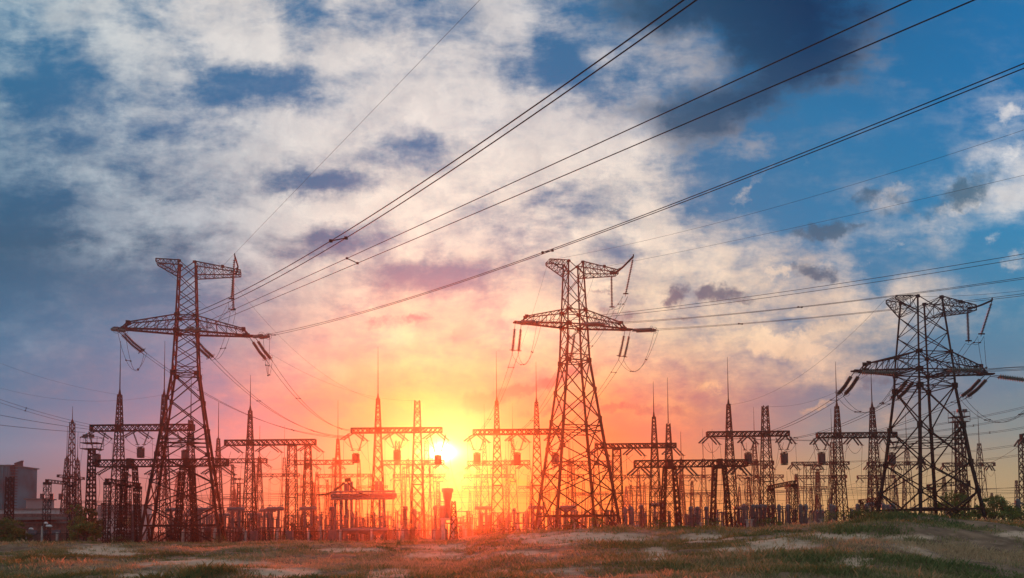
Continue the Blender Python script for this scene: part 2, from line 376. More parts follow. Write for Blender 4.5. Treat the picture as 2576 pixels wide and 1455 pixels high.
SAND = [(540, 1420, 130, 11), (262, 1386, 70, 11), (720, 1440, 70, 10), (960, 1445, 60, 8), (1470, 1352, 150, 13), (1400, 1366, 60, 6), (1655, 1392, 28, 15), (1775, 1352, 60, 8), (1960, 1362, 60, 9), (1985, 1374, 50, 7),
        (2150, 1415, 40, 14), (1120, 1400, 70, 8), (1150, 1378, 90, 6), (1258, 1440, 30, 7), (2040, 1345, 70, 5), (2120, 1350, 60, 6), (390, 1450, 60, 10), (1880, 1385, 60, 6), (1330, 1395, 60, 6), (2300, 1352, 60, 5), (2560, 1345, 40, 5), (880, 1385, 70, 4)]
def sandiness(x, y, z):
    n = mnoise.noise(Vector((x*.33, y*.22, 4.4))) + .6*mnoise.noise(Vector((x*1.1, y*.7, 8.4)))
    v = (n-.30)*.9
    p = proj((x, y, z)) if y > 4 else None
    if p:
        for (a, b, ra, rb) in SAND:
            d = ((p[0]-a)/ra/1.2)**2 + ((p[1]-b)/rb/1.25)**2
            if d < 4: v = max(v, 1.15 - d*.55 + n*.75)
    return max(0, min(1, v))
def build_ground():
    ys = [-200, -60, -20, -5, 2, 6] + list(np.geomspace(9, 150, 330)) + [160, 175, 200, 240, 300, 400, 600, 1000, 2000, 5000, 9000]
    us = [-30, -12, -5, -2.5, -1.6] + list(np.linspace(-1.15, 1.15, 400)) + [1.6, 2.5, 5, 12, 30]
    vs = []; sd = []
    for y in ys:
        w = max(abs(y), 9) if y < 1000 else y
        if y < 9: w = 9
        for u in us:
            x = u*w; z = gh(x, y) if y < 400 else 0.0
            if y >= 400: z = 0.0
            vs.append((x, y, z)); sd.append(sandiness(x, y, z) if 9 <= y < 130 and abs(u) < 1 else .1)
    nx = len(us); fs = [(j*nx+i, j*nx+i+1, (j+1)*nx+i+1, (j+1)*nx+i) for j in range(len(ys)-1) for i in range(nx-1)]
    me = bpy.data.meshes.new('ground'); me.from_pydata(vs, [], fs)
    at = me.attributes.new('sand', 'FLOAT', 'POINT'); at.data.foreach_set('value', sd)
    me.polygons.foreach_set('use_smooth', [True]*len(fs))
    m = mat('heath_ground', (.155, .108, .07), .95, 0, .4, 1.2, .1, bump=.4)
    t = m.node_tree; b = t.nodes['Principled BSDF']; src = b.inputs['Base Color'].links[0].from_socket
    a = t.nodes.new('ShaderNodeAttribute'); a.attribute_name = 'sand'
    n2_ = t.nodes.new('ShaderNodeTexNoise'); n2_.inputs['Scale'].default_value = 2.3; n2_.inputs['Detail'].default_value = 8; n2_.inputs['Roughness'].default_value = .7
    tc_ = t.nodes.new('ShaderNodeTexCoord'); t.links.new(tc_.outputs['Object'], n2_.inputs[0])
    ad = t.nodes.new('ShaderNodeMath'); ad.operation = 'MULTIPLY_ADD'; t.links.new(n2_.outputs[0], ad.inputs[0]); ad.inputs[1].default_value = 2.2; ad.inputs[2].default_value = -1.08
    ad2 = t.nodes.new('ShaderNodeMath'); ad2.operation = 'ADD'; t.links.new(ad.outputs[0], ad2.inputs[0]); t.links.new(a.outputs['Fac'], ad2.inputs[1])
    mr = t.nodes.new('ShaderNodeMapRange'); mr.inputs[1].default_value = .1; mr.inputs[2].default_value = 1.1; t.links.new(ad2.outputs[0], mr.inputs[0])
    mx = t.nodes.new('ShaderNodeMix'); mx.data_type = 'RGBA'; t.links.new(mr.outputs[0], mx.inputs[0]); t.links.new(src, mx.inputs[6]); mx.inputs[7].default_value = (.46, .35, .25, 1)
    t.links.new(mx.outputs[2], b.inputs['Base Color'])
    me.materials.append(m)
    o = bpy.data.objects.new('ground', me); S.collection.objects.link(o); tag(o, kind='structure')
build_ground()
# ------------------------------------------------------------------ grass (nobody could count it)
def build_grass():
    pts = []; n = 210000
    us = rng.uniform(-.78, .78, n); lg = rng.uniform(math.log(15), math.log(112), n); rr = rng.random(n); r2 = rng.random(n)
    for u, l_, q, q2 in zip(us, lg, rr, r2):
        y = math.exp(l_); x = u*y
        dc = float(np.interp(u, CRU, CRD))
        if y > dc*1.12 and not (u < -.1): continue
        cl = mnoise.noise(Vector((x*.33, y*.33, 6.0))) + .5*mnoise.noise(Vector((x*1.2, y*1.2, 3.0)))
        if q > .60 + cl*1.1: continue
        z = gh(x, y); s_ = sandiness(x, y, z)
        if s_ > .30 and q2 < .25+.6*s_: continue
        c2n = mnoise.noise(Vector((x*.06, y*.10, 2.0))) + .5*mnoise.noise(Vector((x*.3, y*.3, 12.0)))
        pts.append((x, y, z, cl, c2n))
    T = np.array(pts); nb = 5; m_ = len(T); T = np.repeat(T, nb, 0); K = len(T)
    hh = np.repeat(.035 + .10*rng.random(m_)**2.5, nb)*(1+np.clip(T[:, 3], 0, 1)**1.4*2.0)*(1+T[:, 1]/130)
    hh = np.minimum(np.where(rng.random(K) < .012, hh*2.2, hh), .14+T[:, 1]*.006)
    a = rng.uniform(0, 6.283, K); r = rng.uniform(0, .18, K); bx = T[:, 0]+np.cos(a)*r; by = T[:, 1]+np.sin(a)*r
    w = (.004+.00022*T[:, 1])*rng.uniform(.7, 1.4, K); h = hh*rng.uniform(.5, 1.2, K); a2 = rng.uniform(0, 6.283, K); ln = h*rng.uniform(.15, .9, K)
    a3 = rng.uniform(0, 3.14, K); dx, dy = np.cos(a3)*w, np.sin(a3)*w; z = T[:, 2]
    V = np.stack([np.stack([bx-dx, by-dy, z-.03], 1), np.stack([bx+dx, by+dy, z-.03], 1),
                  np.stack([bx+np.cos(a2)*ln*.4+dx*.6, by+np.sin(a2)*ln*.4+dy*.6, z+h*.6], 1), np.stack([bx+np.cos(a2)*ln, by+np.sin(a2)*ln, z+h], 1)], 1).reshape(-1, 3)
    C = np.clip(.5 + T[:, 4]*1.0 + rng.normal(0, .16, K), 0, 1)
    me = bpy.data.meshes.new('grass'); me.vertices.add(K*4); me.vertices.foreach_set('co', V.astype(np.float32).ravel())
    me.loops.add(K*4); me.loops.foreach_set('vertex_index', np.arange(K*4, dtype=np.int32))
    me.polygons.add(K); me.polygons.foreach_set('loop_start', np.arange(0, K*4, 4, dtype=np.int32)); me.update(calc_edges=True)
    cnt = m_
    at = me.attributes.new('tone', 'FLOAT', 'FACE'); at.data.foreach_set('value', C)
    m = mat('grass_blades', (.10, .10, .04), .85, 0, .2, 2, .1, trans=.6)
    t = m.node_tree; a = t.nodes.new('ShaderNodeAttribute'); a.attribute_name = 'tone'
    rp = t.nodes.new('ShaderNodeValToRGB'); t.links.new(a.outputs['Fac'], rp.inputs[0])
    e = rp.color_ramp.elements; e[0].color = (.08, .13, .05, 1); e[1].color = (.50, .38, .23, 1)
    q = rp.color_ramp.elements.new(.35); q.color = (.15, .20, .075, 1); q = rp.color_ramp.elements.new(.65); q.color = (.31, .28, .14, 1)
    t.links.new(rp.outputs[0], t.nodes['Principled BSDF'].inputs['Base Color'])
    for nn in t.nodes:
        if nn.type == 'BSDF_TRANSLUCENT': t.links.new(rp.outputs[0], nn.inputs[0])
    me.materials.append(m)
    o = bpy.data.objects.new('grass', me); S.collection.objects.link(o)
    tag(o, 'dry and green grass covering the field in front of the yard', 'grass', kind='stuff')
    print('tufts', cnt)
build_grass()
# ------------------------------------------------------------------ big pylons
YAW = R(16)
def body_faces(mb, z0, s0, z1, s1, w, style='X'):
    a, b = s0/2, s1/2
    lo = [(-a, -a), (a, -a), (a, a), (-a, a)]; hi = [(-b, -b), (b, -b), (b, b), (-b, b)]
    for i in range(4):
        j = (i+1) % 4
        if style == 'X':
            mb.bar((*lo[i], z0), (*hi[j], z1), w); mb.bar((*lo[j], z0), (*hi[i], z1), w)
        elif style == 'K':
            mx, my = (hi[i][0]+hi[j][0])/2, (hi[i][1]+hi[j][1])/2
            mb.bar((*lo[i], z0), (mx, my, z1), w); mb.bar((*lo[j], z0), (mx, my, z1), w)
        elif style == 'V':
            mx, my = (lo[i][0]+lo[j][0])/2, (lo[i][1]+lo[j][1])/2
            mb.bar((mx, my, z0), (*hi[i], z1), w); mb.bar((mx, my, z0), (*hi[j], z1), w)
        elif style == 'Z1': mb.bar((*lo[i], z0), (*hi[j], z1), w)
        elif style == 'Z2': mb.bar((*lo[j], z0), (*hi[i], z1), w)
def hring(mb, z, s, w, cross=False):
    a = s/2; p = [(-a, -a, z), (a, -a, z), (a, a, z), (-a, a, z)]
    for i in range(4): mb.bar(p[i], p[(i+1) % 4], w)
    if cross: mb.bar(p[0], p[2], w*.7); mb.bar(p[1], p[3], w*.7)
def plates(mb, z, s, q, h=None, sg=0):
    a = s/2; h = h or q
    for x in ((-a, a) if not sg else (sg*a,)):
        for y in (-a, a):
            q = q*.5+q*.5*MB.K; mb.box((x - math.copysign(q*.2, x), y, z), (q, .05, h*.8)); mb.box((x, y - math.copysign(q*.2, y), z), (.05, q, h*.8))
            mb.box((x, y, z), (.28, .28, h*.8))
def wid(z, prof): return float(np.interp(z, [p[0] for p in prof], [p[1] for p in prof]))
def pylon(loc, prof, zw, za, zt, lower, mid, upper, label, kw=.84, yaw=YAW, boom=((5.6, .3, 0), (6.0, -.9, -.3), (6.3, -2.6, 0), (6.1, -6.4, .15))):
    """prof: [(z, side)]; zw waist; za lower arm bottom chord; zt top arm top chord"""
    t = empty('transmission_pylon', loc, label, 'pylon', 'large lattice pylons of the power line', yaw)
    zb = prof[0][0]; MB.K = kw
    # legs, each a member of its own up to the waist
    for sx_ in (-1, 1):
        for sy_ in (-1, 1):
            m = MB(); zs = [zb-1.2] + [z for z in lower if z > zb] + [zw]
            for z0, z1 in zip(zs[:-1], zs[1:]):
                s0, s1 = wid(z0, prof)/2, wid(z1, prof)/2
                if z0 < zb: s0 = wid(zb, prof)/2 + (zb-z0)*(prof[0][1]-prof[1][1])/2/(prof[1][0]-zb)
                lw = .38 if z0 < zw*.6 else .30
                m.bar((sx_*s0, sy_*s0, z0), (sx_*s1, sy_*s1, z1), lw)
                m.box((sx_*s1, sy_*s1, z1), (.40, .40, .55))
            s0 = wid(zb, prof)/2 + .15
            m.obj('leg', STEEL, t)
            MB().box((sx_*s0, sy_*s0, zb-.75), (.9, .9, 1.3)).obj('footing', CONC, t)
    lb = MB()
    zs = lower + [zw]
    for i, (z0, z1) in enumerate(zip(zs[:-1], zs[1:])):
        s0, s1 = wid(z0, prof), wid(z1, prof)
        body_faces(lb, z0, s0, z1, s1, .18 if i == 0 else .15, 'X')
    zst = lower[1]; 
    hring(lb, zb+2.6, wid(zb+2.6, prof), .26)
    for z in mid['rings']: hring(lb, z, wid(z, prof), .12, True); 
    for z in mid['heavy']: plates(lb, z, wid(z, prof), .75)
    for z in lower[2:]: plates(lb, z, wid(z, prof), .42)
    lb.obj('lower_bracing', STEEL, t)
    # shaft above the waist
    sh = MB()
    for sx_ in (-1, 1):
        for sy_ in (-1, 1):
            zz = [zw, za, zt]
            for z0, z1 in zip(zz[:-1], zz[1:]):
                a, b = wid(z0, prof)/2, wid(z1, prof)/2
                sh.bar((sx_*a, sy_*a, z0), (sx_*b, sy_*b, z1), .24 if z0 < za else .20)
    for z0, z1 in zip(upper[:-1], upper[1:]): body_faces(sh, z0, wid(z0, prof), z1, wid(z1, prof), .10, 'X')
    hring(sh, zw, wid(zw, prof), .14, True); plates(sh, zw, wid(zw, prof), .85, .8)
    hring(sh, zw+.8, wid(zw+.8, prof), .10)
    for q in range(26):                                         # climbing bolts
        z = zw - 6 + q*.62*(zt-zw+6)/16
        if zw < z < zt: a = wid(z, prof)/2; sh.bar((a, a, z), (a+.38, a+.1, z), .035)
    # lower crossarms
    AL = 8.6; ztop = za + 2.0; hb = wid(za, prof)/2; ht = wid(ztop, prof)/2
    for sgn in (-1, 1):
        m = MB(); tipx = sgn*7.4; nseg = 5
        for yy in (-1, 1):
            B0 = Vector((sgn*hb, yy*hb, za)); B1 = Vector((tipx, yy*.38, za)); T0 = Vector((sgn*ht, yy*ht, ztop)); T1 = Vector((sgn*6.9, yy*.38, za+.85))
            m.bar(B0, B1, .20, .26); m.bar(T0, T1, .15); m.bar(T1, Vector((sgn*7.7, yy*.38, za)), .15); m.bar(B1, (sgn*AL, yy*.34, za+.02), .20, .22)
            for k in range(nseg+1):
                a = B0.lerp(B1, k/nseg); b = T0.lerp(T1, k/nseg); m.bar(a, b, .08)
                if k < nseg: m.bar(T0.lerp(T1, k/nseg), B0.lerp(B1, (k+1)/nseg), .08)
            m.box(T1, (.5, .06, .42)); m.box((sgn*7.3, yy*.38, za+.05), (.8, .05, .42))
        for k in range(nseg*2+1):
            a = Vector((sgn*hb, -hb, za)).lerp(Vector((tipx, -.38, za)), k/(nseg*2)); b = Vector((sgn*hb, hb, za)).lerp(Vector((tipx, .38, za)), k/(nseg*2))
            m.bar(a, b, .07)
            if k < nseg*2:
                b2 = Vector((sgn*hb, hb, za)).lerp(Vector((tipx, .38, za)), (k+1)/(nseg*2)); m.bar(a, b2, .06)
                a2 = Vector((sgn*ht, -ht, ztop)).lerp(Vector((sgn*6.9, -.38, za+.85)), k/(nseg*2)); c2_ = Vector((sgn*ht, ht, ztop)).lerp(Vector((sgn*6.9, .38, za+.85)), k/(nseg*2)); m.bar(a2, c2_, .06)
        m.bar((sgn*AL, -.34, za), (sgn*AL, .34, za), .12)
        m.obj('lower_crossarm', STEEL, t)
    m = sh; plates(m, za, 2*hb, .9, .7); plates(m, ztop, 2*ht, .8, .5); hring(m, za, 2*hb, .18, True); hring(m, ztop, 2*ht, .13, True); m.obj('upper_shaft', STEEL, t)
    # top crossarms: short on the left, long on the right with a jumper outrigger
    zb2 = zt-1.75
    for sgn, ln in ((-1, 3.7), (1, 6.5)):
        m = MB(); h0 = wid(zb2, prof)/2; h1 = wid(zt, prof)/2; ns = 3 if sgn < 0 else 5
        for yy in (-1, 1):
            T0 = Vector((sgn*h1, yy*h1, zt)); T1 = Vector((sgn*ln, yy*(.85 if sgn < 0 else .5), zt-(.0 if sgn < 0 else .55)))
            B0 = Vector((sgn*h0, yy*h0, zb2)); B1 = Vector((sgn*ln, yy*(.85 if sgn < 0 else .5), zt-(.35 if sgn < 0 else 1.15)))
            m.bar(T0, T1, .13); m.bar(B0, B1, .13); m.bar(T1, B1, .10)
            for k in range(ns):
                m.bar(T0.lerp(T1, k/ns), B0.lerp(B1, (k+1)/ns), .065); m.bar(T0.lerp(T1, k/ns), B0.lerp(B1, k/ns), .065)
                m.bar(B0.lerp(B1, k/ns), T0.lerp(T1, (k+1)/ns), .05)
        for k in range(ns*2+1):
            f = k/(ns*2)
            for (z0, hh, z1, q) in ((zt, h1, zt-(.0 if sgn < 0 else .55), (.85 if sgn < 0 else .5)), (zb2, h0, zt-(.35 if sgn < 0 else 1.15), (.85 if sgn < 0 else .5))):
                x = sgn*(hh+(ln-hh)*f); yw = hh+(q-hh)*f; z = z0+(z1-z0)*f; m.bar((x, -yw, z), (x, yw, z), .055)
                if k < ns*2:
                    f2 = (k+1)/(ns*2); m.bar((x, -yw, z), (sgn*(hh+(ln-hh)*f2), hh+(q-hh)*f2, z0+(z1-z0)*f2), .05)
        plates(m, zt-.1, 2*h1, .45, .4, sgn)
        if sgn > 0: m.box((sgn*4.3, -.80, zt-.35), (.35, .25, .35))
        m.obj('top_crossarm', STEEL, t)
    m = MB(); zo = zt-.85
    bp_ = [Vector((p[0], p[1], zo+p[2])) for p in boom]
    for p, q in zip(bp_[:-1], bp_[1:]): m.bar(p, q, .16, .26)
    m.bar((5.2, -.5, zo-.2), bp_[2], .10); m.bar(bp_[-1], bp_[-1]+Vector((0, 0, .3)), .14)
    m.obj('jumper_outrigger', STEEL, t)
    mw = t.matrix_basis = Matrix.Translation(loc) @ Matrix.Rotation(yaw, 4, 'Z')
    MB.K = 1.0
    def W(x, y, z): return mw @ Vector((x, y, z))
    return t, W
def axis_at(px, py, D):
    p = U(px, py, D); return Vector((p.x, p.y, 0))
# left pylon
LP, WL = pylon(axis_at(465, 1250, 101), [(0, 9.3), (11.2, 6.1), (21.9, 3.05), (28, 2.5), (36.6, 1.95)], 21.9, 27.4, 36.5, [0, 4.9, 8.0, 11.4, 15.0, 18.6], dict(rings=[12.9, 13.4], heavy=[11.4]),
               [21.9, 23.6, 25.5, 27.4, 29.4, 31.0, 32.7, 34.75, 36.5], 'tall dark lattice pylon at the left with jumper boom pointing straight up')
MP, WM = pylon(axis_at(1449, 1200, 108) + Vector((0, 0, 0)), [(.9, 9.2), (12.8, 6.1), (24.6, 3.2), (30.5, 2.75), (38.6, 2.1)], 24.6, 29.6, 38.4, [.9, 6.6, 9.7, 12.8, 16.6, 20.6], dict(rings=[14.9, 15.6], heavy=[12.8]),
               [24.6, 27.1, 29.6, 31.6, 33.9, 36.65, 38.4], 'tall dark lattice pylon in the middle, right of the sun, with bent jumper boom')
RP, WR = pylon(axis_at(2333, 1200, 88) + Vector((0, 0, 0)), [(.9, 8.0), (8.6, 6.0), (17.0, 4.3), (19.2, 4.2), (27.3, 2.9)], 17.0, 18.8, 27.1, [.9, 5.4, 8.6, 12.6], dict(rings=[10.6, 11.2], heavy=[8.6]),
               [17.0, 18.8, 20.8, 23.0, 25.35, 27.1], 'wide squat lattice pylon at the right beside the green trees', .70, R(9), ((5.9, .2, 0), (6.1, -.7, -.05), (6.3, -1.6, 0), (6.4, -3.0, .1)))
# ------------------------------------------------------------------ strain insulators, jumpers and conductors
def strain_set(a, d, length, label, group, rows=2, side=None, m_ins=None, gap=.85, sag=.0):
    """a pair of ribbed strings from a along d; returns the two conductor start points"""
    a = Vector(a); d = Vector(d).normalized(); side = side or d.cross(Vector((0, 0, 1))).normalized()
    t = empty('strain_insulator_set', a, label, 'insulators', group)
    ends = []
    for k in range(rows):
        o = side*((k-(rows-1)/2)*gap)
        p0 = o; p1 = o + d*.75; pm = o + d*(.75+length*.5) - Vector((0, 0, sag)); p2 = o + d*(.75+length)
        MB().bar(p0, p1, .06).obj('link', STEEL, t)
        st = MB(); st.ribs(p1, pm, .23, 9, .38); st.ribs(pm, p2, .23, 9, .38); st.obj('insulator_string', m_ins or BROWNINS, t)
        rg = MB(); rg.ring(p2-d*.1, d, .42, .022)
        for q in range(3):
            an = q*2.094; n1_ = d.cross(Vector((0, 0, 1))).normalized(); n2_ = d.cross(n1_); rg.bar(p2-d*.1, p2-d*.1+n1_*math.cos(an)*.42+n2_*math.sin(an)*.42, .025)
        rg.obj('grading_ring', STEEL2, t)
        MB().bar(p2, p2+d*.45, .07).obj('clamp', STEEL, t)
        ends.append(a+p2+d*.45)
    return ends
def hang_string(a, b, label, group, r=.17, n=22, m_ins=None):
    a = Vector(a); b = Vector(b); t = empty('suspension_insulator', a, label, 'insulator', group)
    d = (b-a); st = MB(); st.ribs(d*.08, d*.93, r, n, .35); st.obj('insulator_string', m_ins or BROWNINS, t)
    MB().bar((0, 0, 0), d*.08, .05).obj('link', STEEL, t)
    m = MB(); m.bar(d*.93 - Vector((.35, 0, 0)), d*.93 + Vector((.35, 0, 0)), .08, .14); m.bar(d*.93, d, .05); m.obj('yoke', STEEL, t)
    return b
def curve_pts(a, b, sag, n=24):
    a = Vector(a); b = Vector(b)
    return [a.lerp(b, i/n) - Vector((0, 0, 4*sag*(i/n)*(1-i/n))) for i in range(n+1)]
def wire(pts, r, label, cat='power line', group=None, name='power_line', n=5):
    o = MB().tube(pts, r, n).obj(name, WIRE); return tag(o, label, cat, group)
def bundle(ps, r, label, spacers, group, name='conductor_bundle', cat='power line', n=5):
    """two conductors held together by spacers: one thing"""
    t = empty(name, ps[0][0], label, cat, group); o = Vector(ps[0][0])
    for p in ps: MB().tube([Vector(q)-o for q in p], r, n).obj('conductor', WIRE, t)
    for f in spacers:
        i = int(f*(len(ps[0])-1)); a, b = Vector(ps[0][i])-o, Vector(ps[1][i])-o
        m = MB(); m.bar(a, b, .05); m.box(a, (.16, .16, .12)); m.box(b, (.16, .16, .12)); m.obj('spacer', STEEL, t)
    return t
def fit_wire(a, phi, pix, tmax, n=70):
    """conductor leaving a in plan direction phi (rad from +X); its sag parabola taken from sightings pix"""
    a = Vector(a); dx, dy = math.cos(phi), math.sin(phi); ts = []; zs = []
    for (px, py) in pix:
        d = ray(px, py); # solve plan intersection
        u = d.x/d.y; t = (u*a.y - a.x)/(dx - u*dy); y = a.y+dy*t; z = EYE + d.z/d.y*y; ts.append(t); zs.append(z)
    if len(ts) == 1: c = (zs[0]-a.z)/ts[0] ; b2, c2_ = c, 0
    else:
        A = np.array([[t, t*t] for t in ts]); bb = np.array([z-a.z for z in zs]); (b2, c2_), *_ = np.linalg.lstsq(A, bb, rcond=None)
    return [a + Vector((dx*t, dy*t, b2*t+c2_*t*t)) for t in [tmax*i/n for i in range(n+1)]], (b2, c2_)
def clip_front(pts):  # keep the span up to where it passes high over the field beside the camera
    return [p for p in pts if p.y > 4]
ZA = 27.4
# camera-side strain sets and spans
def span(W, base, za, phi, pixs, tmax, lab_ins, lab_w, spacers, r=.024, m_ins=GLASSINS, length=3.3):
    a = W(*base, za-.15)
    tgt, (b2, c2_) = fit_wire(a, phi, pixs[0], tmax)
    d = Vector((math.cos(phi), math.sin(phi), b2+c2_*4)).normalized()
    ends = strain_set(a, d, length, lab_ins, 'strain insulators of the large pylons', m_ins=m_ins)
    ps = [fit_wire(e, phi, px, tmax)[0] for e, px in zip(ends, pixs)]
    ps = [clip_front(p) for p in ps]; k = min(len(p) for p in ps); ps = [p[:k] for p in ps]
    bundle(ps, r, lab_w, spacers, 'twin conductors spanning towards the camera')
    return ends
phiL = math.atan2(-.82, .58)
eLa = span(WL, (-8.4, 0), ZA, phiL, ([(1275, 335), (1752, 0)], [(1256, 328), (1720, 0)]), 140, 'glassy strain insulators at left arm tip of left pylon, camera side', 'twin cables from the left arm of left pylon, steepest across the clouds', [.60])
eLb = span(WL, (.3, -1.3), ZA, phiL, ([(1035, 605), (2451, 0)], [(1005, 590), (2292, 0)]), 140, 'glassy strain insulators at the body of left pylon, camera side', 'widely spaced twin cables from left pylon crossing the picture middle', [.415])
eLc = span(WL, (8.4, 0), ZA, phiL, ([(1577, 562), (2576, 172)], [(1564, 562), (2576, 160)]), 140, 'glassy strain insulators at right arm tip of left pylon, camera side', 'close twin cables from the right arm of left pylon across the blue sky', [.02, .50])
phiM = math.atan2(-.71, .70)
eMa = span(WM, (-8.4, 0), 29.6, phiM, ([(1792, 767), (2576, 650)], [(1792, 759), (2576, 639)]), 110, 'long glassy strain insulators along left arm of middle pylon', 'upper twin cables leaving the middle pylon to the right', [.6])
eMb = span(WM, (.3, -1.3), 29.6, phiM, ([(1792, 796), (2576, 702)], [(1792, 794), (2576, 698)]), 110, 'long glassy strain insulators at the body of middle pylon', 'second twin cables leaving the middle pylon to the right', [.25])
eMc = span(WM, (8.4, 0), 29.6, phiM, ([(1900, 813), (2576, 744)], [(1900, 811), (2576, 739)]), 110, 'long glassy strain insulators beyond right arm tip of middle pylon', 'lowest twin cables leaving the middle pylon to the right', [.12])
phiR = math.atan2(-.35, .94)
eRa = span(WR, (-8.4, 0), 18.8, phiR, ([(2480, 935), (2576, 931)], [(2480, 932), (2576, 928)]), 60, 'glassy strain insulators along the left arm of right pylon', 'twin cables from the left arm of right pylon passing behind it', [.5])
eRb = span(WR, (.3, -2.1), 18.8, phiR, ([(2500, 929), (2576, 925)], [(2500, 927), (2576, 922)]), 60, 'glassy strain insulators at the body of right pylon', 'twin cables from the body of right pylon to the right edge', [.5])
eRc = span(WR, (8.4, 0), 18.8, phiR, ([(2560, 956), (2640, 958)], [(2560, 954), (2640, 955)]), 50, 'long glassy strain insulators beyond right arm tip of right pylon', 'twin cables leaving the right arm tip of right pylon', [.3], length=4.2)
# earth wires
def earth(a, phi, pix, tmax, label):
    p, _ = fit_wire(a, phi, pix, tmax); wire(clip_front(p), .015, label, 'earth wire', 'earth wires on the pylon tops', 'earth_wire', 4)
earth(WL(4.3, -.75, 36.2), phiL, [(880, 338), (1207, 0)], 120, 'thin earth wire rising from top arm of left pylon to the upper edge')
earth(WM(-3.0, -.85, 38.4), phiM, [(1920, 530), (2576, 327)], 110, 'thin earth wire from left end of middle pylon top arm, crossing blue sky')
earth(WM(4.3, -.75, 38.0), phiM, [(1920, 590), (2576, 441)], 110, 'thin earth wire from right side of middle pylon top arm')
earth(WR(-3.0, -.85, 27.1), phiR, [(2470, 741), (2576, 731)], 55, 'thin earth wire above the top arm of right pylon')
# substation side
def far_span(W, base, za, ends_px, sag, lab_ins, lab_w, spacers, m_ins=BROWNINS, length=3.0, r=.026, droop=.75):
    a = W(*base, za-.15); b = [U(*e) for e in ends_px]
    hd = (b[0]-a); hd.z = 0; hd.normalize(); d = (hd + Vector((0, 0, -droop))).normalized()
    ends = strain_set(a, d, length, lab_ins, 'strain insulators of the large pylons', m_ins=m_ins, side=hd.cross(Vector((0, 0, 1))).normalized(), sag=.15)
    if len(b) == 1: b = [b[0], b[0]+Vector((.5, 0, 0))]
    ps = [curve_pts(e, q, sag, 30) for e, q in zip(ends, b)]
    bundle(ps, r, lab_w, spacers, 'twin conductors dropping to the yard gantries')
    return ends
BL = BROWNINS
fLa = far_span(WL, (-8.0, 0), ZA, [(866, 1098, 124), (869, 1102, 124)], 2.6, 'brown strain insulators slanting below left arm tip of left pylon', 'twin cables dropping from left arm of left pylon behind its body', [.25, .7])
fLb = far_span(WL, (.3, 1.3), ZA, [(876, 1097, 124), (879, 1101, 124)], 2.6, 'brown strain insulators slanting beside the body of left pylon', 'twin cables dropping from body of left pylon to the gantry', [.3, .7])
fLc = far_span(WL, (8.0, 0), ZA, [(893, 1082, 124), (897, 1086, 124)], 2.4, 'brown strain insulators slanting below right arm tip of left pylon', 'twin cables dropping from right arm of left pylon towards the sun', [.3, .8])
fMa = far_span(WM, (-8.0, 0), 29.6, [(1205, 1084, 130), (1209, 1084, 130)], 1.6, 'brown strain insulators hanging below left arm tip of middle pylon', 'steep twin cables dropping from left arm of middle pylon', [.1, .7], droop=2.2)
fMb = far_span(WM, (.3, 1.4), 29.6, [(1302, 1086, 130), (1306, 1086, 130)], 1.6, 'brown strain insulators hanging inside the body of middle pylon', 'steep twin cables dropping from the body of middle pylon', [.1, .7], droop=2.2)
fMc = far_span(WM, (8.0, 0), 29.6, [(1392, 1090, 130), (1396, 1090, 130)], 1.6, 'brown strain insulators hanging below right arm tip of middle pylon', 'steep twin cables dropping from right arm of middle pylon', [.1, .7], droop=2.2)
fRa = far_span(WR, (-8.0, 0), 18.8, [(1790, 1100, 128), (1793, 1102, 128)], 1.8, 'brown strain insulators slanting below left arm tip of right pylon', 'twin cables dropping left from left arm of right pylon', [.05, .6], droop=.55)
fRb = far_span(WR, (.3, 2.1), 18.8, [(1880, 1102, 128), (1884, 1104, 128)], 1.8, 'brown strain insulators slanting beside the body of right pylon', 'twin cables dropping left from the body of right pylon', [.05, .6], droop=.55)
fRc = far_span(WR, (8.0, 0), 18.8, [(1972, 1104, 128), (1976, 1106, 128)], 1.8, 'brown strain insulators slanting below right arm tip of right pylon', 'twin cables dropping left from right arm of right pylon', [.05, .6], droop=.55)
def jumper(e1, e2, drop, label, mid=None):
    ps = []
    for a, b in zip(e1, e2):
        a = Vector(a); b = Vector(b)
        if mid is None: ps.append(curve_pts(a, b, drop, 20))
        else:
            pts = [a] + mid + [b]; o = []
            for p, q in zip(pts[:-1], pts[1:]): o += curve_pts(p, q, drop, 9)[:-1]
            ps.append(o+[b])
    bundle(ps, .022, label, [.3, .7], 'jumper loops on the large pylons', 'jumper_loop', 'jumper cable')
jumper(eLa, fLa, 3.4, 'looping jumper cables under left arm tip of left pylon')
jumper(eLc, fLc, 3.4, 'looping jumper cables under right arm tip of left pylon')
jumper(eMa, fMa, 3.2, 'looping jumper cables under left arm tip of middle pylon')
jumper(eMc, fMc, 3.4, 'looping jumper cables under right arm tip of middle pylon')
jumper(eRa, fRa, 3.0, 'looping jumper cables under left arm of right pylon')
jumper(eRc, fRc, 3.6, 'looping jumper cables under right arm of right pylon')
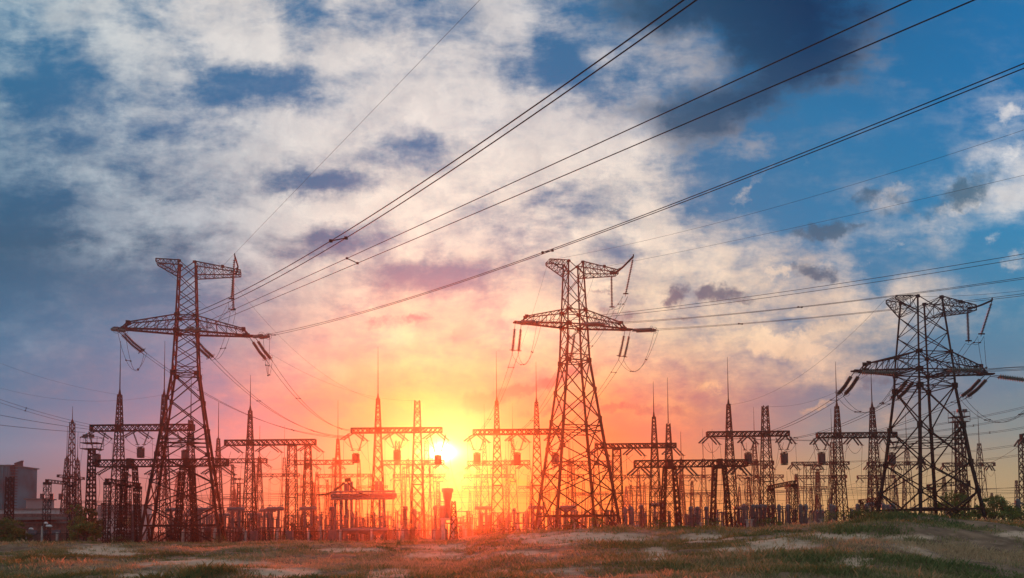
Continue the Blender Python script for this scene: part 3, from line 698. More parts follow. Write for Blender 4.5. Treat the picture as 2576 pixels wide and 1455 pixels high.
for W, zt, e, f, nm, in ((WL, 36.5, eLb, fLb, 'left'), (WM, 38.4, eMb, fMb, 'middle'), (WR, 27.1, eRb, fRb, 'right')):
    z = zt-.85; a = W(6.1, -6.4, z+.15) if nm != 'right' else W(6.4, -3.0, z+.1); SL = 3.7 if nm == 'right' else 5.0; b = a + (Vector((-.7 if nm == 'right' else -1.0, 1.2, -SL)) if nm != 'left' else Vector((-1.3, 2.6, -5.0)))
    hang_string(a, b, f'long insulator hanging from the boom end of {nm} pylon', 'jumper insulators of the large pylons', .17, 20)
    a2 = W(5.6, -.2, z-.3); b2 = a2 + Vector((0, 0, -SL)); hang_string(a2, b2, f'insulator hanging from the right tip of top arm of {nm} pylon', 'jumper insulators of the large pylons', .17, 20)
    o = Vector((.35, 0, 0)); E = [Vector(q) for q in e]; Fp = [Vector(q) for q in f]
    ps = []
    for k, s in ((0, -1), (1, 1)):
        ps.append(curve_pts(E[k], b+o*s, 1.2, 12)[:-1] + curve_pts(b+o*s, b2+o*s, .5, 6)[:-1] + curve_pts(b2+o*s, Fp[k], 1.6, 14))
    bundle(ps, .022, f'jumper cables carried round the body of {nm} pylon by its boom', [.15, .45, .8], 'jumper loops on the large pylons', 'jumper_loop', 'jumper cable')
# ------------------------------------------------------------------ lattice yard structures
def lat(mb, a, b, wa, wb, leg, lace, step=1.5, style='X', maxn=40):
    """square lattice member from a to b (centres), widths wa, wb"""
    a = Vector(a); b = Vector(b); d = (b-a); ln = d.length; d.normalize()
    if abs(d.z) > .7: x = Vector((1, 0, 0)); y = Vector((0, 1, 0))
    else: y = Vector((0, 0, 1)); x = d.cross(y).normalized()
    cs = [(-1, -1), (1, -1), (1, 1), (-1, 1)]
    def P(k, t):
        w = (wa+(wb-wa)*t)/2; return a + (b-a)*t + x*(cs[k][0]*w) + y*(cs[k][1]*w)
    for k in range(4): mb.bar(P(k, 0), P(k, 1), leg)
    ts = [0.0]
    while ts[-1] < 1 and len(ts) < maxn:
        w = wa+(wb-wa)*ts[-1]; ts.append(ts[-1]+max(.25, w*step)/ln)
    sc = 1/ts[-1]; ts = [t*sc for t in ts]
    for i, (t0, t1) in enumerate(zip(ts[:-1], ts[1:])):
        for k in range(4):
            j = (k+1) % 4
            if style == 'X': mb.bar(P(k, t0), P(j, t1), lace, n=3); mb.bar(P(j, t0), P(k, t1), lace, n=3)
            elif (i+k) % 2: mb.bar(P(k, t0), P(j, t1), lace, n=3)
            else: mb.bar(P(j, t0), P(k, t1), lace, n=3)
        if i % 4 == 0:
            for k in range(4): mb.bar(P(k, t0), P((k+1) % 4, t0), lace, n=3)
GANTRIES = []
SHORT = {'tall lattice gantry behind left pylon with two lightning rods': 'gantry behind left pylon',
 'lattice gantry with one rod just right of left pylon': 'gantry just right of left pylon',
 'tall lattice gantry left of the sun with one rod': 'gantry left of the sun',
 'tall lattice gantry between the sun and middle pylon with two rods': 'gantry right of the sun',
 'lattice gantry right of middle pylon with two close rods': 'gantry right of middle pylon',
 'tall lattice gantry with one rod and a bare mast, right of centre': 'gantry with bare mast',
 'tall lattice gantry left of right pylon with two rods': 'gantry left of right pylon',
 'low heavy gantry on splayed legs beside left pylon': 'left splayed-leg gantry',
 'low heavy gantry on splayed legs right of middle pylon': 'right splayed-leg gantry',
 'second-row gantry beam ending right of left pylon': 'second-row gantry near left pylon',
 'second-row gantry with one rod, left of the sun': 'second-row gantry left of the sun',
 'second-row gantry with two rods, right of the sun': 'second-row gantry right of the sun',
 'second-row gantry with two rods behind the one right of centre': 'second-row gantry right of centre',
 'second-row gantry hung with slanting strings, left of right pylon': 'second-row gantry left of right pylon',
 'second-row gantry seen through the left side of right pylon': 'second-row gantry within right pylon',
 'second-row gantry behind the right leg of right pylon': 'second-row gantry at right leg',
 'third-row gantry below the left end of the tall one near the sun': 'third-row gantry left of the sun',
 'third-row gantry crossing the left legs of middle pylon': 'third-row gantry at middle pylon',
 'third-row gantry behind the left leg of right pylon': 'third-row gantry within right pylon',
 'distant gantry low between left pylon and the sun': 'distant gantry left of the sun',
 'distant gantry behind left foot of middle pylon': 'distant gantry at middle pylon foot',
 'distant gantry with slanting strings left of right pylon': 'distant gantry left of right pylon',
 'distant gantry farthest left, over the bus wires': 'farthest left distant gantry',
 'distant gantry seen through the middle pylon': 'distant gantry within middle pylon',
 'distant gantry low right of the sun': 'distant gantry right of the sun'}
def gantry(label, xl, yl, xr, yr, ybot, D, masts, group, phases=(), aframe=False, far=0, cat='gantry', wt=None, wb=None):
    A = U(xl, yl, D); zt = A.z
    dr = ray(xr, yr); B = Vector((0, 0, EYE)) + dr*((zt-EYE)/dr.z)
    if abs(xr-xl) < 1 or abs(B.y-D) > 60: B = U(xr, yr, D); B.z = zt
    if not masts or far >= 0 and abs(B.y-D) < 14 and not isinstance(masts[0][0], float): B = U(xr, yr, D); zz = (A.z+B.z)/2; A.z = B.z = zz
    MB.K = .72 if far < 0 else .85 if aframe else 1.0; h = max(.5, (ybot-yl)*D/F); base = (A+B)/2; base.z = 0
    t = empty('substation_gantry', base, label, cat, group)
    lw, cw = (.10, .15) if not far else (.06, .09) if far < 0 else ((.11, .14) if far == 1 else (.11, .14))
    bm = MB(); o = Vector((0, 0, -h/2)); lat(bm, A-base+o, B-base+o, h*.92, h*.92, cw, lw*.75, 1.0, 'Z' if far else 'X', 60)
    for f in (0, 1): 
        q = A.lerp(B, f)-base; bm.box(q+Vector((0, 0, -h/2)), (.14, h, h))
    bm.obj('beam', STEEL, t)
    ms = []
    for mdef in masts:
        px, top, rod, w0, w1 = mdef
        if isinstance(px, float) and px <= 1: f = px
        else:
            f0, f1 = -.3, 1.3
            for _ in range(30):
                fm = (f0+f1)/2
                if proj(A.lerp(B, fm))[0] < px: f0 = fm
                else: f1 = fm
            f = (f0+f1)/2
        p = A.lerp(B, f); D2 = p.y
        c = Vector((p.x, p.y, 0)) - base
        m = MB()
        if aframe:
            sp = w1; zj = zt-h
            for sx_ in (-1, 1): lat(m, c+Vector((sx_*sp, 0, -.3)), c+Vector((sx_*sp*.45, 0, zj)), .66, .5, .11, .06, 1.4, 'X')
            m.box(c+Vector((0, 0, zj-.1)), (sp*1.25, .8, .45)); m.box(c+Vector((0, 0, zj+h/2)), (sp*.5, h*.98, h*1.05))
            for k in range(1, 4):
                f_ = k/4; m.bar(c+Vector((-sp*(1-.55*f_), 0, zj*f_)), c+Vector((sp*(1-.55*f_), 0, zj*f_)), .09)
            m.obj('support', STEEL, t)
        else:
            zt2 = U(px, top, D2).z if top else zt-h
            if not top: m.box(c+Vector((0, 0, zt2-.1)), (w0*1.15, w0*1.15, .35))
            lat(m, c+Vector((0, 0, -.3)), c+Vector((0, 0, zt2)), w1, w0, .085 if far < 0 else .12, .045 if far < 0 else .055, 1.15 if not far else 1.5, 'X' if far < 1 else 'Z')
            if top and zt2 > zt: wz = w1+(w0-w1)*(zt/zt2); m.box(c+Vector((0, -wz/2, zt-h/2)), (wz*.85, .08, h*.9))
            mo = m.obj('mast', STEEL, t)
            if top and w0 < .5 and zt2 > zt-h-.5:
                MB().bar(c+Vector((0, 0, zt2-.1)), c+Vector((0, 0, zt2+.9)), w0*.8, w2=.12).obj('mast_cap', STEEL, mo)
            if rod:
                zr = U(px, rod, D2).z; zm = zt2 + (zr-zt2)*.55
                rb = MB(); rb.bar(c+Vector((0, 0, zt2)), c+Vector((0, 0, zm)), .13, w2=.085); rb.bar(c+Vector((0, 0, zm)), c+Vector((0, 0, zr)), .075, w2=.04)
                ro = rb.obj('lightning_rod', STEEL, mo)
    MB.K = 1.0; GANTRIES.append(dict(A=A, B=B, h=h, label=SHORT.get(label, label), far=far, phases=phases, yb=zt-h))
    return t, A, B, h
G1 = 'tall line gantries in the front row of the yard'
gantry('tall lattice gantry behind left pylon with two lightning rods', 230, 1068, 487, 1069, 1084, 124, [(300, 993, 858, .45, 2.2), (412, 993, 858, .45, 2.2), (480, 1057, 941, .5, 2.0)], G1, (.05, .45, .85))
gantry('lattice gantry with one rod just right of left pylon', 567, 1106, 794, 1107, 1120, 132, [(629, 1033, 944, .45, 2.1), (735, None, None, 1.15, 1.9), (775, None, None, .8, 1.9)], G1, (.04, .48, .94))
gantry('tall lattice gantry left of the sun with one rod', 884, 1076, 1112, 1077, 1089, 124, [(951, 1003, 873, .45, 2.3), (1050, 1008, None, .75, 2.3)], G1, (.03, .48, .93))
gantry('tall lattice gantry between the sun and middle pylon with two rods', 1190, 1080, 1412, 1081, 1093, 124, [(1250, 1010, 884, .45, 2.3), (1350, 1012, 910, .45, 2.3)], G1, (.04, .5, .94))
gantry('lattice gantry right of middle pylon with two close rods', 1497, 1116, 1700, 1116, 1128, 128, [(1551, None, None, 1.2, 2.0), (1646, 1049, 959, .45, 2.2), (1682, 1066, 950, .5, 2.2)], G1, (.04, .48, .96))
gantry('tall lattice gantry with one rod and a bare mast, right of centre', 1778, 1085, 1984, 1086, 1098, 126, [(1834, 1017, 898, .45, 2.2), (1926, 1021, None, .75, 2.3)], G1, (.03, .5, .96))
gantry('tall lattice gantry left of right pylon with two rods', 2055, 1088, 2254, 1089, 1101, 126, [(2107, 1022, 910, .45, 2.2), (2196, 1025, 925, .45, 2.2)], G1, (.03, .45, .85))
GA = 'low heavy gantries on splayed legs'
gantry('low heavy gantry on splayed legs beside left pylon', 245, 1155, 572, 1156, 1174, 108, [(328, None, None, 1, 1.35), (470, None, None, 1, 1.35)], GA, (.12, .5, .93), aframe=True)
gantry('low heavy gantry on splayed legs right of middle pylon', 1596, 1157, 1878, 1158, 1175, 108, [(1684, None, None, 1, 1.35), (1810, None, None, 1, 1.35)], GA, (.05, .45, .93), aframe=True)
G2 = 'gantries in the second row of the yard'
gantry('second-row gantry beam ending right of left pylon', 545, 1154, 671, 1154, 1165, 186, [(549, 1103, 1013, .5, 2.6), (653, 1149, 1072, .5, 2.2)], G2, (.2, .92), far=1)
gantry('second-row gantry with one rod, left of the sun', 741, 1158, 889, 1158, 1169, 184, [(775, None, None, 1.3, 2.8), (850, 1104, 1008, .5, 2.8)], G2, (.3, .72), far=1)
gantry('second-row gantry right under the sun', 958, 1158, 1117, 1159, 1169, 184, [(1000, 1110, None, .8, 2.8), (1073, 1108, None, .7, 2.8)], G2, (.07, .5, .95), far=1)
gantry('second-row gantry with two rods, right of the sun', 1176, 1159, 1333, 1160, 1170, 184, [(1219, 1107, 1016, .5, 2.8), (1290, 1105, 1014, .5, 2.8)], G2, (.08, .5, .9), far=1)
gantry('second-row gantry seen through middle pylon', 1388, 1160, 1541, 1160, 1171, 184, [(1432, 1156, 1108, .5, 2.6), (1500, 1112, 1094, .5, 2.8)], G2, (.1, .5, .95), far=1)
gantry('second-row gantry with two rods behind the one right of centre', 1830, 1160, 1945, 1160, 1171, 184, [(1899, 1112, 1024, .5, 2.8)], G2, (.2, .9), far=1)
gantry('second-row gantry hung with slanting strings, left of right pylon', 1992, 1162, 2135, 1162, 1170, 184, [(2033, None, None, 1.5, 2.4), (2094, 1112, 1028, .5, 2.8)], G2, (.03, .45, .9), far=1)
gantry('second-row gantry seen through the left side of right pylon', 2182, 1162, 2326, 1162, 1171, 184, [(2221, None, None, 1.5, 2.4), (2282, 1126, 1036, .5, 2.8)], G2, (.03, .5, .95), far=1)
gantry('second-row gantry behind the right leg of right pylon', 2372, 1164, 2501, 1165, 1173, 184, [(2410, 1052, None, 1.1, 3.0), (2465, 1115, 1031, .5, 2.8)], G2, (.03, .9), far=1)
G3 = 'gantries in the third row of the yard'
for (lb_, a, b, y, ms) in [('third-row gantry right of left pylon', 629, 754, 1192, [(653, 1151, 1070), (715, 1151, 1070)]),
    ('third-row gantry below the left end of the tall one near the sun', 801, 935, 1193, [(797, 1188, 1120), (840, 1152, None), (903, 1156, None)]),
    ('third-row gantry just under the sun', 989, 1120, 1193, [(1026, 1154, None), (1086, 1153, None)]),
    ('third-row gantry just right of the sun', 1167, 1293, 1194, [(1203, 1154, None), (1272, 1154, 1092)]),
    ('third-row gantry crossing the left legs of middle pylon', 1344, 1469, 1194, [(1376, 1158, None), (1435, 1154, 1110)]),
    ('third-row gantry right of middle pylon', 1516, 1637, 1195, [(1606, 1182, None)]),
    ('third-row gantry behind splayed-leg gantry', 1683, 1802, 1195, [(1714, 1154, 1086), (1770, 1154, 1079)]),
    ('third-row gantry right of centre', 1850, 1970, 1195, [(1880, None, None), (1902, 1155, None)]),
    ('third-row gantry left of right pylon', 2003, 2129, 1196, [(2003, 1192, None), (2058, 1180, None), (2094, 1160, None)]),
    ('third-row gantry behind the left leg of right pylon', 2157, 2263, 1196, [(2200, 1160, None), (2246, 1165, None)])]:
    gantry(lb_, a, y, b, y, y+8, 240, [(p, q, r, .55 if q else 1.4, 2.6) for p, q, r in ms], G3, (.05, .5, .93), far=2)
G4 = 'distant gantries at the back of the yard'
for (lb_, a, b, y, ms) in [('distant gantry low between left pylon and the sun', 720, 833, 1222, [760, 800]), ('distant gantry behind the pipe-like apparatus', 905, 975, 1222, [930, 960]),
    ('distant gantry low right of the sun', 1162, 1272, 1223, [1196, 1240]), ('distant gantry behind left foot of middle pylon', 1303, 1398, 1223, [1329, 1376]),
    ('distant gantry just right of middle pylon', 1580, 1672, 1223, [1606, 1650]), ('distant gantry right of centre', 1716, 1795, 1240, [1741, 1785]),
    ('distant gantry with slanting strings left of right pylon', 1975, 2080, 1224, [2003, 2040]), ('distant gantry farthest left, over the bus wires', 748, 833, 1240, [790, 820]), ('distant gantry seen through the middle pylon', 1440, 1530, 1240, [1468, 1482])]:
    gantry(lb_, a, y, b, y, y+6, 300, [(p, y-28 if i == 0 else None, None, .7, 2.4) for i, p in enumerate(ms)], G4, (.1, .9), far=2)
# small oblique portals
GP = 'small slanting portals near the fence'
gantry('small slanting portal with four lattice posts near left pylon', 269, 1204, 350, 1216, 1212, 96, [(.02, None, None, .6, .6), (.35, None, None, .55, .6), (.65, None, None, .55, .6), (.98, None, None, .6, .6)], GP, far=-1)
gantry('small dark portal left of the tree', 118, 1206, 183, 1214, 1212, 118, [(.02, None, None, .75, .8), (.95, None, None, .75, .8)], GP, far=-1)
gantry('short slanting beam on lattice posts above the dark portal', 146, 1194, 211, 1201, 1200, 150, [(.3, None, None, .8, 1.1), (.75, None, None, .8, 1.1)], GP, far=-1)
gantry('low long portal behind the tree at the left', 190, 1260, 330, 1261, 1266, 175, [(.05, None, None, .7, .8), (.5, None, None, .7, .8), (.95, None, None, .7, .8)], GP, far=-1)
gantry('small slanting portal right of centre with two box posts', 1935, 1222, 1998, 1209, 1230, 112, [(.05, None, None, .7, .8), (.95, None, None, .7, .8)], GP, far=-1)
gantry('small slanting portal seen through right pylon', 2335, 1219, 2437, 1209, 1226, 112, [(.08, None, None, .7, .8), (.93, None, None, .7, .8)], GP, far=-1)
gantry('low slanting portal with switches seen left of right pylon', 2163, 1257, 2210, 1252, 1262, 118, [(.1, None, None, .4, .5), (.9, None, None, .4, .5)], GP, far=-1)
gantry('gantry corner at the far right edge', 2569, 1093, 2650, 1090, 1106, 126, [(2573, None, None, .9, 1.4)], G1, (.02,))
# free lattice masts at the left
def mast(label, px, top, rod, D, w0, w1, group='free-standing lightning masts', plat=None, name='lattice_mast', cat='mast'):
    T = U(px, top, D); base = Vector((T.x, T.y, 0)); t = empty(name, base, label, cat, group)
    m = MB(); lat(m, (0, 0, -.3), (0, 0, T.z), w1, w0, .14, .075, 1.3, 'X' if D < 140 else 'Z'); mo = m.obj('lattice_shaft', STEEL, t)
    if rod:
        zr = U(px, rod, D).z; MB().bar((0, 0, T.z-.1), (0, 0, T.z+.8), w0*.8, w2=.12).obj('mast_cap', STEEL, t)
        MB().bar((0, 0, T.z+.6), (0, 0, zr), .12, w2=.045).obj('lightning_rod', STEEL, t)
    if plat:
        for z in plat:
            p = MB(); p.box((0, 0, T.z+z), (2.6, 2.0, .10))
            for sx_ in (-1.3, 1.3):
                for sy_ in (-1, 1): p.bar((sx_, sy_, T.z+z), (sx_, sy_, T.z+z+.9), .05)
            for sy_ in (-1, 1): p.bar((-1.3, sy_, T.z+z+.9), (1.3, sy_, T.z+z+.9), .05); 
            for sx_ in (-1.3, 1.3): p.bar((sx_, -1, T.z+z+.9), (sx_, 1, T.z+z+.9), .05)
            p.obj('platform', STEEL, t)
        for dx in (-.5, .45):
            f = MB(); f.bar((dx, -.9, T.z+plat[-1]), (dx, -.9, T.z+plat[-1]+.8), .07); f.box((dx, -1.0, T.z+plat[-1]+1.0), (.7, .35, .5), .4*dx); f.obj('floodlight', DARKBOX, t)
    return t
mast('slim lattice mast with short rod above the dark portal at left', 182, 1063, 1022, 178, .75, 1.7)
mast('lower lattice mast with long rod, left of the slim one', 168, 1154, 1073, 178, .5, 2.2)
mast('lower lattice mast with long rod, right of the slim one', 195, 1158, 1087, 178, .5, 2.2)
mast('floodlight mast with two platforms behind left end of tall gantry', 231, 1130, None, 122, .7, 1.3, 'floodlight masts', (0, .9), 'floodlight_mast')
mast('floodlight mast rising behind right pylon', 2413, 1062, None, 135, 1.0, 1.6, 'floodlight masts', (0, .8), 'floodlight_mast')
mast('small distant floodlight mast right of left pylon', 601, 1216, None, 200, .6, .9, 'floodlight masts', (0,), 'floodlight_mast')
mast('small distant floodlight mast under the sun', 1102, 1212, None, 200, .6, .9, 'floodlight masts', (0,), 'floodlight_mast')
mast('small distant floodlight mast left of right pylon', 2056, 1188, None, 220, .7, 1.2, 'floodlight masts', (0, .7), 'floodlight_mast')
mast('lattice mast with rod beside the left leg of left pylon gantry', 549, 1106, 1010, 190, .5, 2.4)
mast('short dark lattice mast right of the big current transformer', 1141, 1261, None, 108, .45, 1.1)
mast('distant rod mast left of centre', 1741, 1210, None, 260, .5, 1.8)
mast('distant rod mast above splayed-leg gantry, right one', 1793, 1162, 1079, 230, .45, 2.0)
mast('distant rod mast above splayed-leg gantry, left one', 1714, 1158, 1086, 230, .45, 2.0)
mast('distant rod mast behind tall gantry left of the sun', 850, 1106, 1007, 200, .45, 2.2)
mast('slender distant mast behind the tall gantry near the sun', 824, 1206, None, 260, .4, 1.6)
mast('bare lattice post at the far left in front of the tall block', 25, 1200, None, 130, .8, 1.0, 'free-standing lightning masts')
rb = np.random.default_rng(5)
BK = sorted([(float(p), float(rb.uniform(205, 330))) for p in np.linspace(400, 2560, 34) + rb.uniform(-26, 26, 34)])
for i, (px, D) in enumerate(BK):
    top = HOR - (rb.uniform(13, 22)-EYE)/D*F; mast(f'thin distant lattice mast, {ORD[i]} from the left in the back of the yard', px, top, top-rb.uniform(30, 75) if rb.random() < .6 else None, D, .45, 1.8, 'thin distant lattice masts')
def far_pylon(label, px, top, D, wa):
    T = U(px, top, D); t = empty('distant_pylon', (T.x, T.y, 0), label, 'pylon', 'small distant pylons'); H = T.z
    m = MB(); lat(m, (0, 0, 0), (0, 0, H), H*.2, H*.03, .22, .14, 1.1, 'X'); m.obj('tower', STEEL2, t)
    for f, w in ((.62, wa), (.8, wa*.7)):
        a = MB(); a.bar((-w, 0, H*f), (w, 0, H*f), .3); a.bar((-w, 0, H*f), (0, 0, H*(f+.07)), .2); a.bar((w, 0, H*f), (0, 0, H*(f+.07)), .2); a.obj('crossarm', STEEL2, t)
far_pylon('small distant pylon seen between the legs of left pylon', 449, 1186, 340, 8.5)
far_pylon('small distant pylon right of left pylon', 590, 1231, 345, 10.5)
far_pylon('small distant pylon low beside middle pylon', 1575, 1224, 345, 10)
# ------------------------------------------------------------------ line traps under the front gantries
def line_trap(label, px, y0, y1, D, beam_y, dx=1.3):
    c = U(px, (y0+y1)/2, D); h = (y1-y0)*D/F; t = empty('line_trap', c, label, 'line trap', 'barrel-shaped line traps under the gantries'); r = .56
    m = MB(); m.bar((0, 0, -h*.42), (0, 0, h*.36), 2*r, n=14); m.obj('coil_barrel', DARKBOX, t)
    m = MB()
    for k in range(7): an = k*math.pi*2/7; m.bar((0, 0, h*.40), (math.cos(an)*r, math.sin(an)*r, h*.40), .07); m.bar((math.cos(an)*r, math.sin(an)*r, h*.34), (math.cos(an)*r, math.sin(an)*r, h*.5), .06)
    m.ring((0, 0, h*.5), (0, 0, 1), r, .04); m.bar((0, 0, h*.36), (0, 0, h*.62), .22); m.bar((-.4, 0, h*.6), (.4, 0, h*.6), .08); m.obj('top_spider', STEEL, t)
    m = MB(); m.ring((0, 0, -h*.5), (0, 0, 1), r*.95, .05)
    for k in range(6): an = k*math.pi/3; m.bar((0, 0, -h*.44), (math.cos(an)*r, math.sin(an)*r, -h*.5), .05)
    m.obj('bottom_spider', STEEL, t)
    zb = U(px, beam_y, D).z; q = c + Vector((0, 0, h*.62))
    v = empty('suspension_insulator', q, 'V-shaped insulators of the ' + label.replace('dark line trap', 'trap'), 'insulator', 'V-shaped insulator pairs above the line traps')
    for s in (-1, 1):
        a = Vector((s*dx, 0, zb-q.z)); b = Vector((s*.38, 0, .05)); st = MB(); st.ribs(a.lerp(b, .08), a.lerp(b, .86), .15, 14, .35, 6); st.bar(a, a.lerp(b, .1), .04); st.bar(a.lerp(b, .85), b, .04)
        st.ring(a.lerp(b, .87), (0, 0, 1), .32, .03, 10); st.obj('insulator_string', BROWNINS, v)
for lb_, px, y0, y1, D, by in [('dark line trap at the left end of the gantry behind left pylon', 243, 1144, 1163, 119, 1084), ('dark line trap under the gantry, just left of left pylon', 354, 1127, 1151, 124, 1084), ('dark line trap seen between the legs of left pylon', 466, 1134, 1157, 122, 1084),
    ('dark line trap under the left end of the gantry left of the sun', 895, 1143, 1164, 123, 1089), ('dark line trap under the middle of the gantry left of the sun', 999, 1134, 1158, 124, 1089), ('dark line trap right under the sun', 1102, 1146, 1167, 124, 1089),
    ('dark line trap just right of the sun', 1200, 1141, 1167, 123, 1093), ('dark line trap halfway from the sun to middle pylon', 1301, 1141, 1168, 123, 1093), ('dark line trap inside the left leg of middle pylon', 1397, 1141, 1167, 123, 1093),
    ('dark line trap above right end of the splayed-leg gantry', 1882, 1141, 1167, 125, 1098), ('dark line trap right of the bare mast', 1973, 1140, 1169, 125, 1098), ('dark line trap under left end of the gantry near right pylon', 2067, 1140, 1167, 125, 1101), ('dark line trap at the left leg of right pylon', 2244, 1141, 1170, 125, 1101)]:
    line_trap(lb_, px, y0, y1, D, by)
# ------------------------------------------------------------------ beam strings, row-to-row conductors, droppers
strings = []; links = []
PH = ['left end', 'middle', 'right end']
def short(l): return l
for gi, g in enumerate(GANTRIES):
    for k, f in enumerate(g['phases']):
        p = g['A'].lerp(g['B'], f); p.z = g['yb']; which = PH[k if len(g['phases']) == 3 else (0 if f < .5 else 2)]
        far = g['far']; Ls = 2.3 if far < 1 else 2.0
        sd = -1 if k % 2 == 0 else 1
        t = empty('beam_insulator_set', p, f"slanting strings under the {which} of the {g['label']}", 'insulators', 'slanting strings under the gantry beams')
        ends = []
        for s, yy in ((-1, -1), (1, 1)):
            st = MB()
            for q in ((-.28, .28) if far < 2 else (0,)):
                a = Vector((q+s*.25, 0, 0)); b = a + Vector((s*Ls*.62, yy*Ls*.45, -Ls*.52)); st.bar(a, a.lerp(b, .12), .05); st.ribs(a.lerp(b, .1), a.lerp(b, 1), .15 if far < 1 else .17, 9, .45, 6)
            st.bar(b+Vector((-.3, 0, 0)), b+Vector((.3, 0, 0)), .07); st.obj('insulator_string', BROWNINS, t); ends.append(p+b)
        m = MB(); m.tube([ends[0]-p + (ends[1]-ends[0])*(i/10) - Vector((0, 0, 4*1.4*(i/10)*(1-i/10))) for i in range(11)], .03, 4); m.obj('jumper', WIRE, t)
        strings.append((g, which, p, ends))
# droppers from the string ends to the apparatus below
dn = 0; drops = []
for g, which, p, ends in strings:
    for e in (ends[:1] if g['far'] >= 2 else ends):
        z1 = 5.2 if g['far'] < 2 else 5.0
        if e.z < 7: continue
        b = Vector((e.x + rng.uniform(-2.5, 2.5), e.y + rng.uniform(-4, 4), z1)); 
        pts = [e.lerp(b, i/10) + Vector(((b.x-e.x)*-.5*math.sin(math.pi*i/10)*.6, 0, 0)) for i in range(11)]
        drops.append((pts, g, which, 'left' if e is ends[0] else 'right'))
seen = {}
for pts, g, which, sd_ in drops:
    key = f"{sd_} dropper wire below the {which} of the {g['label']}"
    o = wire(pts, .022 if g['far'] < 1 else .03, key, 'dropper wire', 'thin dropper wires below the gantries', 'dropper_wire', 4)
# spans between rows
rows = {0: [], 1: [], 2: []}
def near(g, cand):
    mx = proj(g['A'])[0]/2 + proj(g['B'])[0]/2
    return min(cand, key=lambda q: abs(proj(q['A'])[0]/2 + proj(q['B'])[0]/2 - mx)) if cand else None
r1 = [g for g in GANTRIES if g['label'] and g['far'] == 0]; r2 = [g for g in GANTRIES if g['far'] == 1]; r3 = [g for g in GANTRIES if g['far'] == 2 and g['A'].y < 260]; r4 = [g for g in GANTRIES if g['far'] == 2 and g['A'].y >= 260]
for src, dst, r in ((r1, r2, .026), (r2, r3, .03), (r3, r4, .03)):
    for g in src:
        
        q = near(g, dst)
        for k, f in enumerate(g['phases']):
            a = g['A'].lerp(g['B'], f); a.z = g['yb']-1.0; a.y += 1; b = q['A'].lerp(q['B'], f); b.z = q['yb']-1.0
            which = PH[k if len(g['phases']) == 3 else (0 if f < .5 else 2)]
            wire(curve_pts(a, b, 1.6, 14), r, f"wire running back from the {which} of the {g['label']}", 'yard wire', 'sagging wires between the gantry rows', 'yard_wire', 4)
# long bus wires low across the yard
k = 0
for y in (1234, 1238, 1241.5, 1245, 1249, 1262):
    D = 150 + 14*k; z = U(1288, y, D).z; pts = []
    xs = np.arange(-.42*D, .66*D, 2.5)
    for x in xs: f = ((x+200) % 38)/38; pts.append((x, D, z-4*.5*f*(1-f)))
    wire(pts, .035, f'long low bus wire across the whole yard, {ORD[k]} from the top', 'bus wire', 'long bus wires low across the yard', 'bus_wire', 4); k += 1
# lines entering from the sides
def twopt(a, b, sag, r, label, cat='power line', group='lines entering the yard from the sides'): wire(curve_pts(U(*a), U(*b), sag, 30), r, label, cat, group, 'power_line')
bundle([curve_pts(U(-200, 925, 110), U(236, 1070, 124), .8, 24), curve_pts(U(-200, 934, 110), U(232, 1076, 124), .8, 24)], .024, 'twin cables coming in high from the left edge', [.60], 'lines entering the yard from the sides', 'conductor_bundle')
twopt((-200, 1000, 105), (232, 1081, 122), .4, .03, 'single cable from the left edge, upper of the two')
twopt((-200, 1042, 105), (214, 1088, 118), .3, .03, 'single cable from the left edge, lowest one')
twopt((-200, 820, 125), (300, 993, 124), 1.6, .012, 'thin earth wire from the left edge to the first rod mast', 'earth wire')
twopt((-200, 900, 118), (412, 993, 124), 3.2, .012, 'thin earth wire from the left edge to the second rod mast', 'earth wire')
twopt((549, 661, 101), (950, 1007, 124), 3.2, .013, 'thin earth wire dropping right from top arm of left pylon', 'earth wire')
twopt((408, 672, 101), (1050, 1008, 124), 4.5, .013, 'thin earth wire dropping from left end of top arm of left pylon', 'earth wire')
twopt((1376, 668, 108), (1252, 1008, 124), 1.5, .013, 'thin earth wire falling from left end of middle pylon top arm', 'earth wire')
twopt((1496, 690, 108), (1350, 1010, 124), 2.0, .013, 'thin earth wire falling behind middle pylon', 'earth wire')
twopt((2228, 752, 88), (1838, 1018, 126), 2.5, .013, 'thin earth wire from left end of right pylon top arm', 'earth wire')
twopt((2360, 800, 90), (1926, 1022, 126), 3.0, .013, 'thin earth wire falling left behind right pylon', 'earth wire')
for i, (a, b, w) in enumerate([((2700, 990, 150), (2070, 1100, 127), 'highest'), ((2700, 1010, 150), (2150, 1102, 127), 'second'), ((2700, 1046, 150), (2240, 1098, 127), 'third'), ((2700, 1096, 150), (1990, 1165, 184), 'fourth'), ((2700, 1120, 150), (2190, 1168, 184), 'lowest')]):
    bundle([curve_pts(U(*a), U(*b), 1.2, 24), curve_pts(U(a[0], a[1]+4, a[2]), U(b[0], b[1]+2, b[2]), 1.2, 24)], .03, f'twin cables behind right pylon from the right edge, {w} pair', [.5], 'lines entering the yard from the sides', 'conductor_bundle')
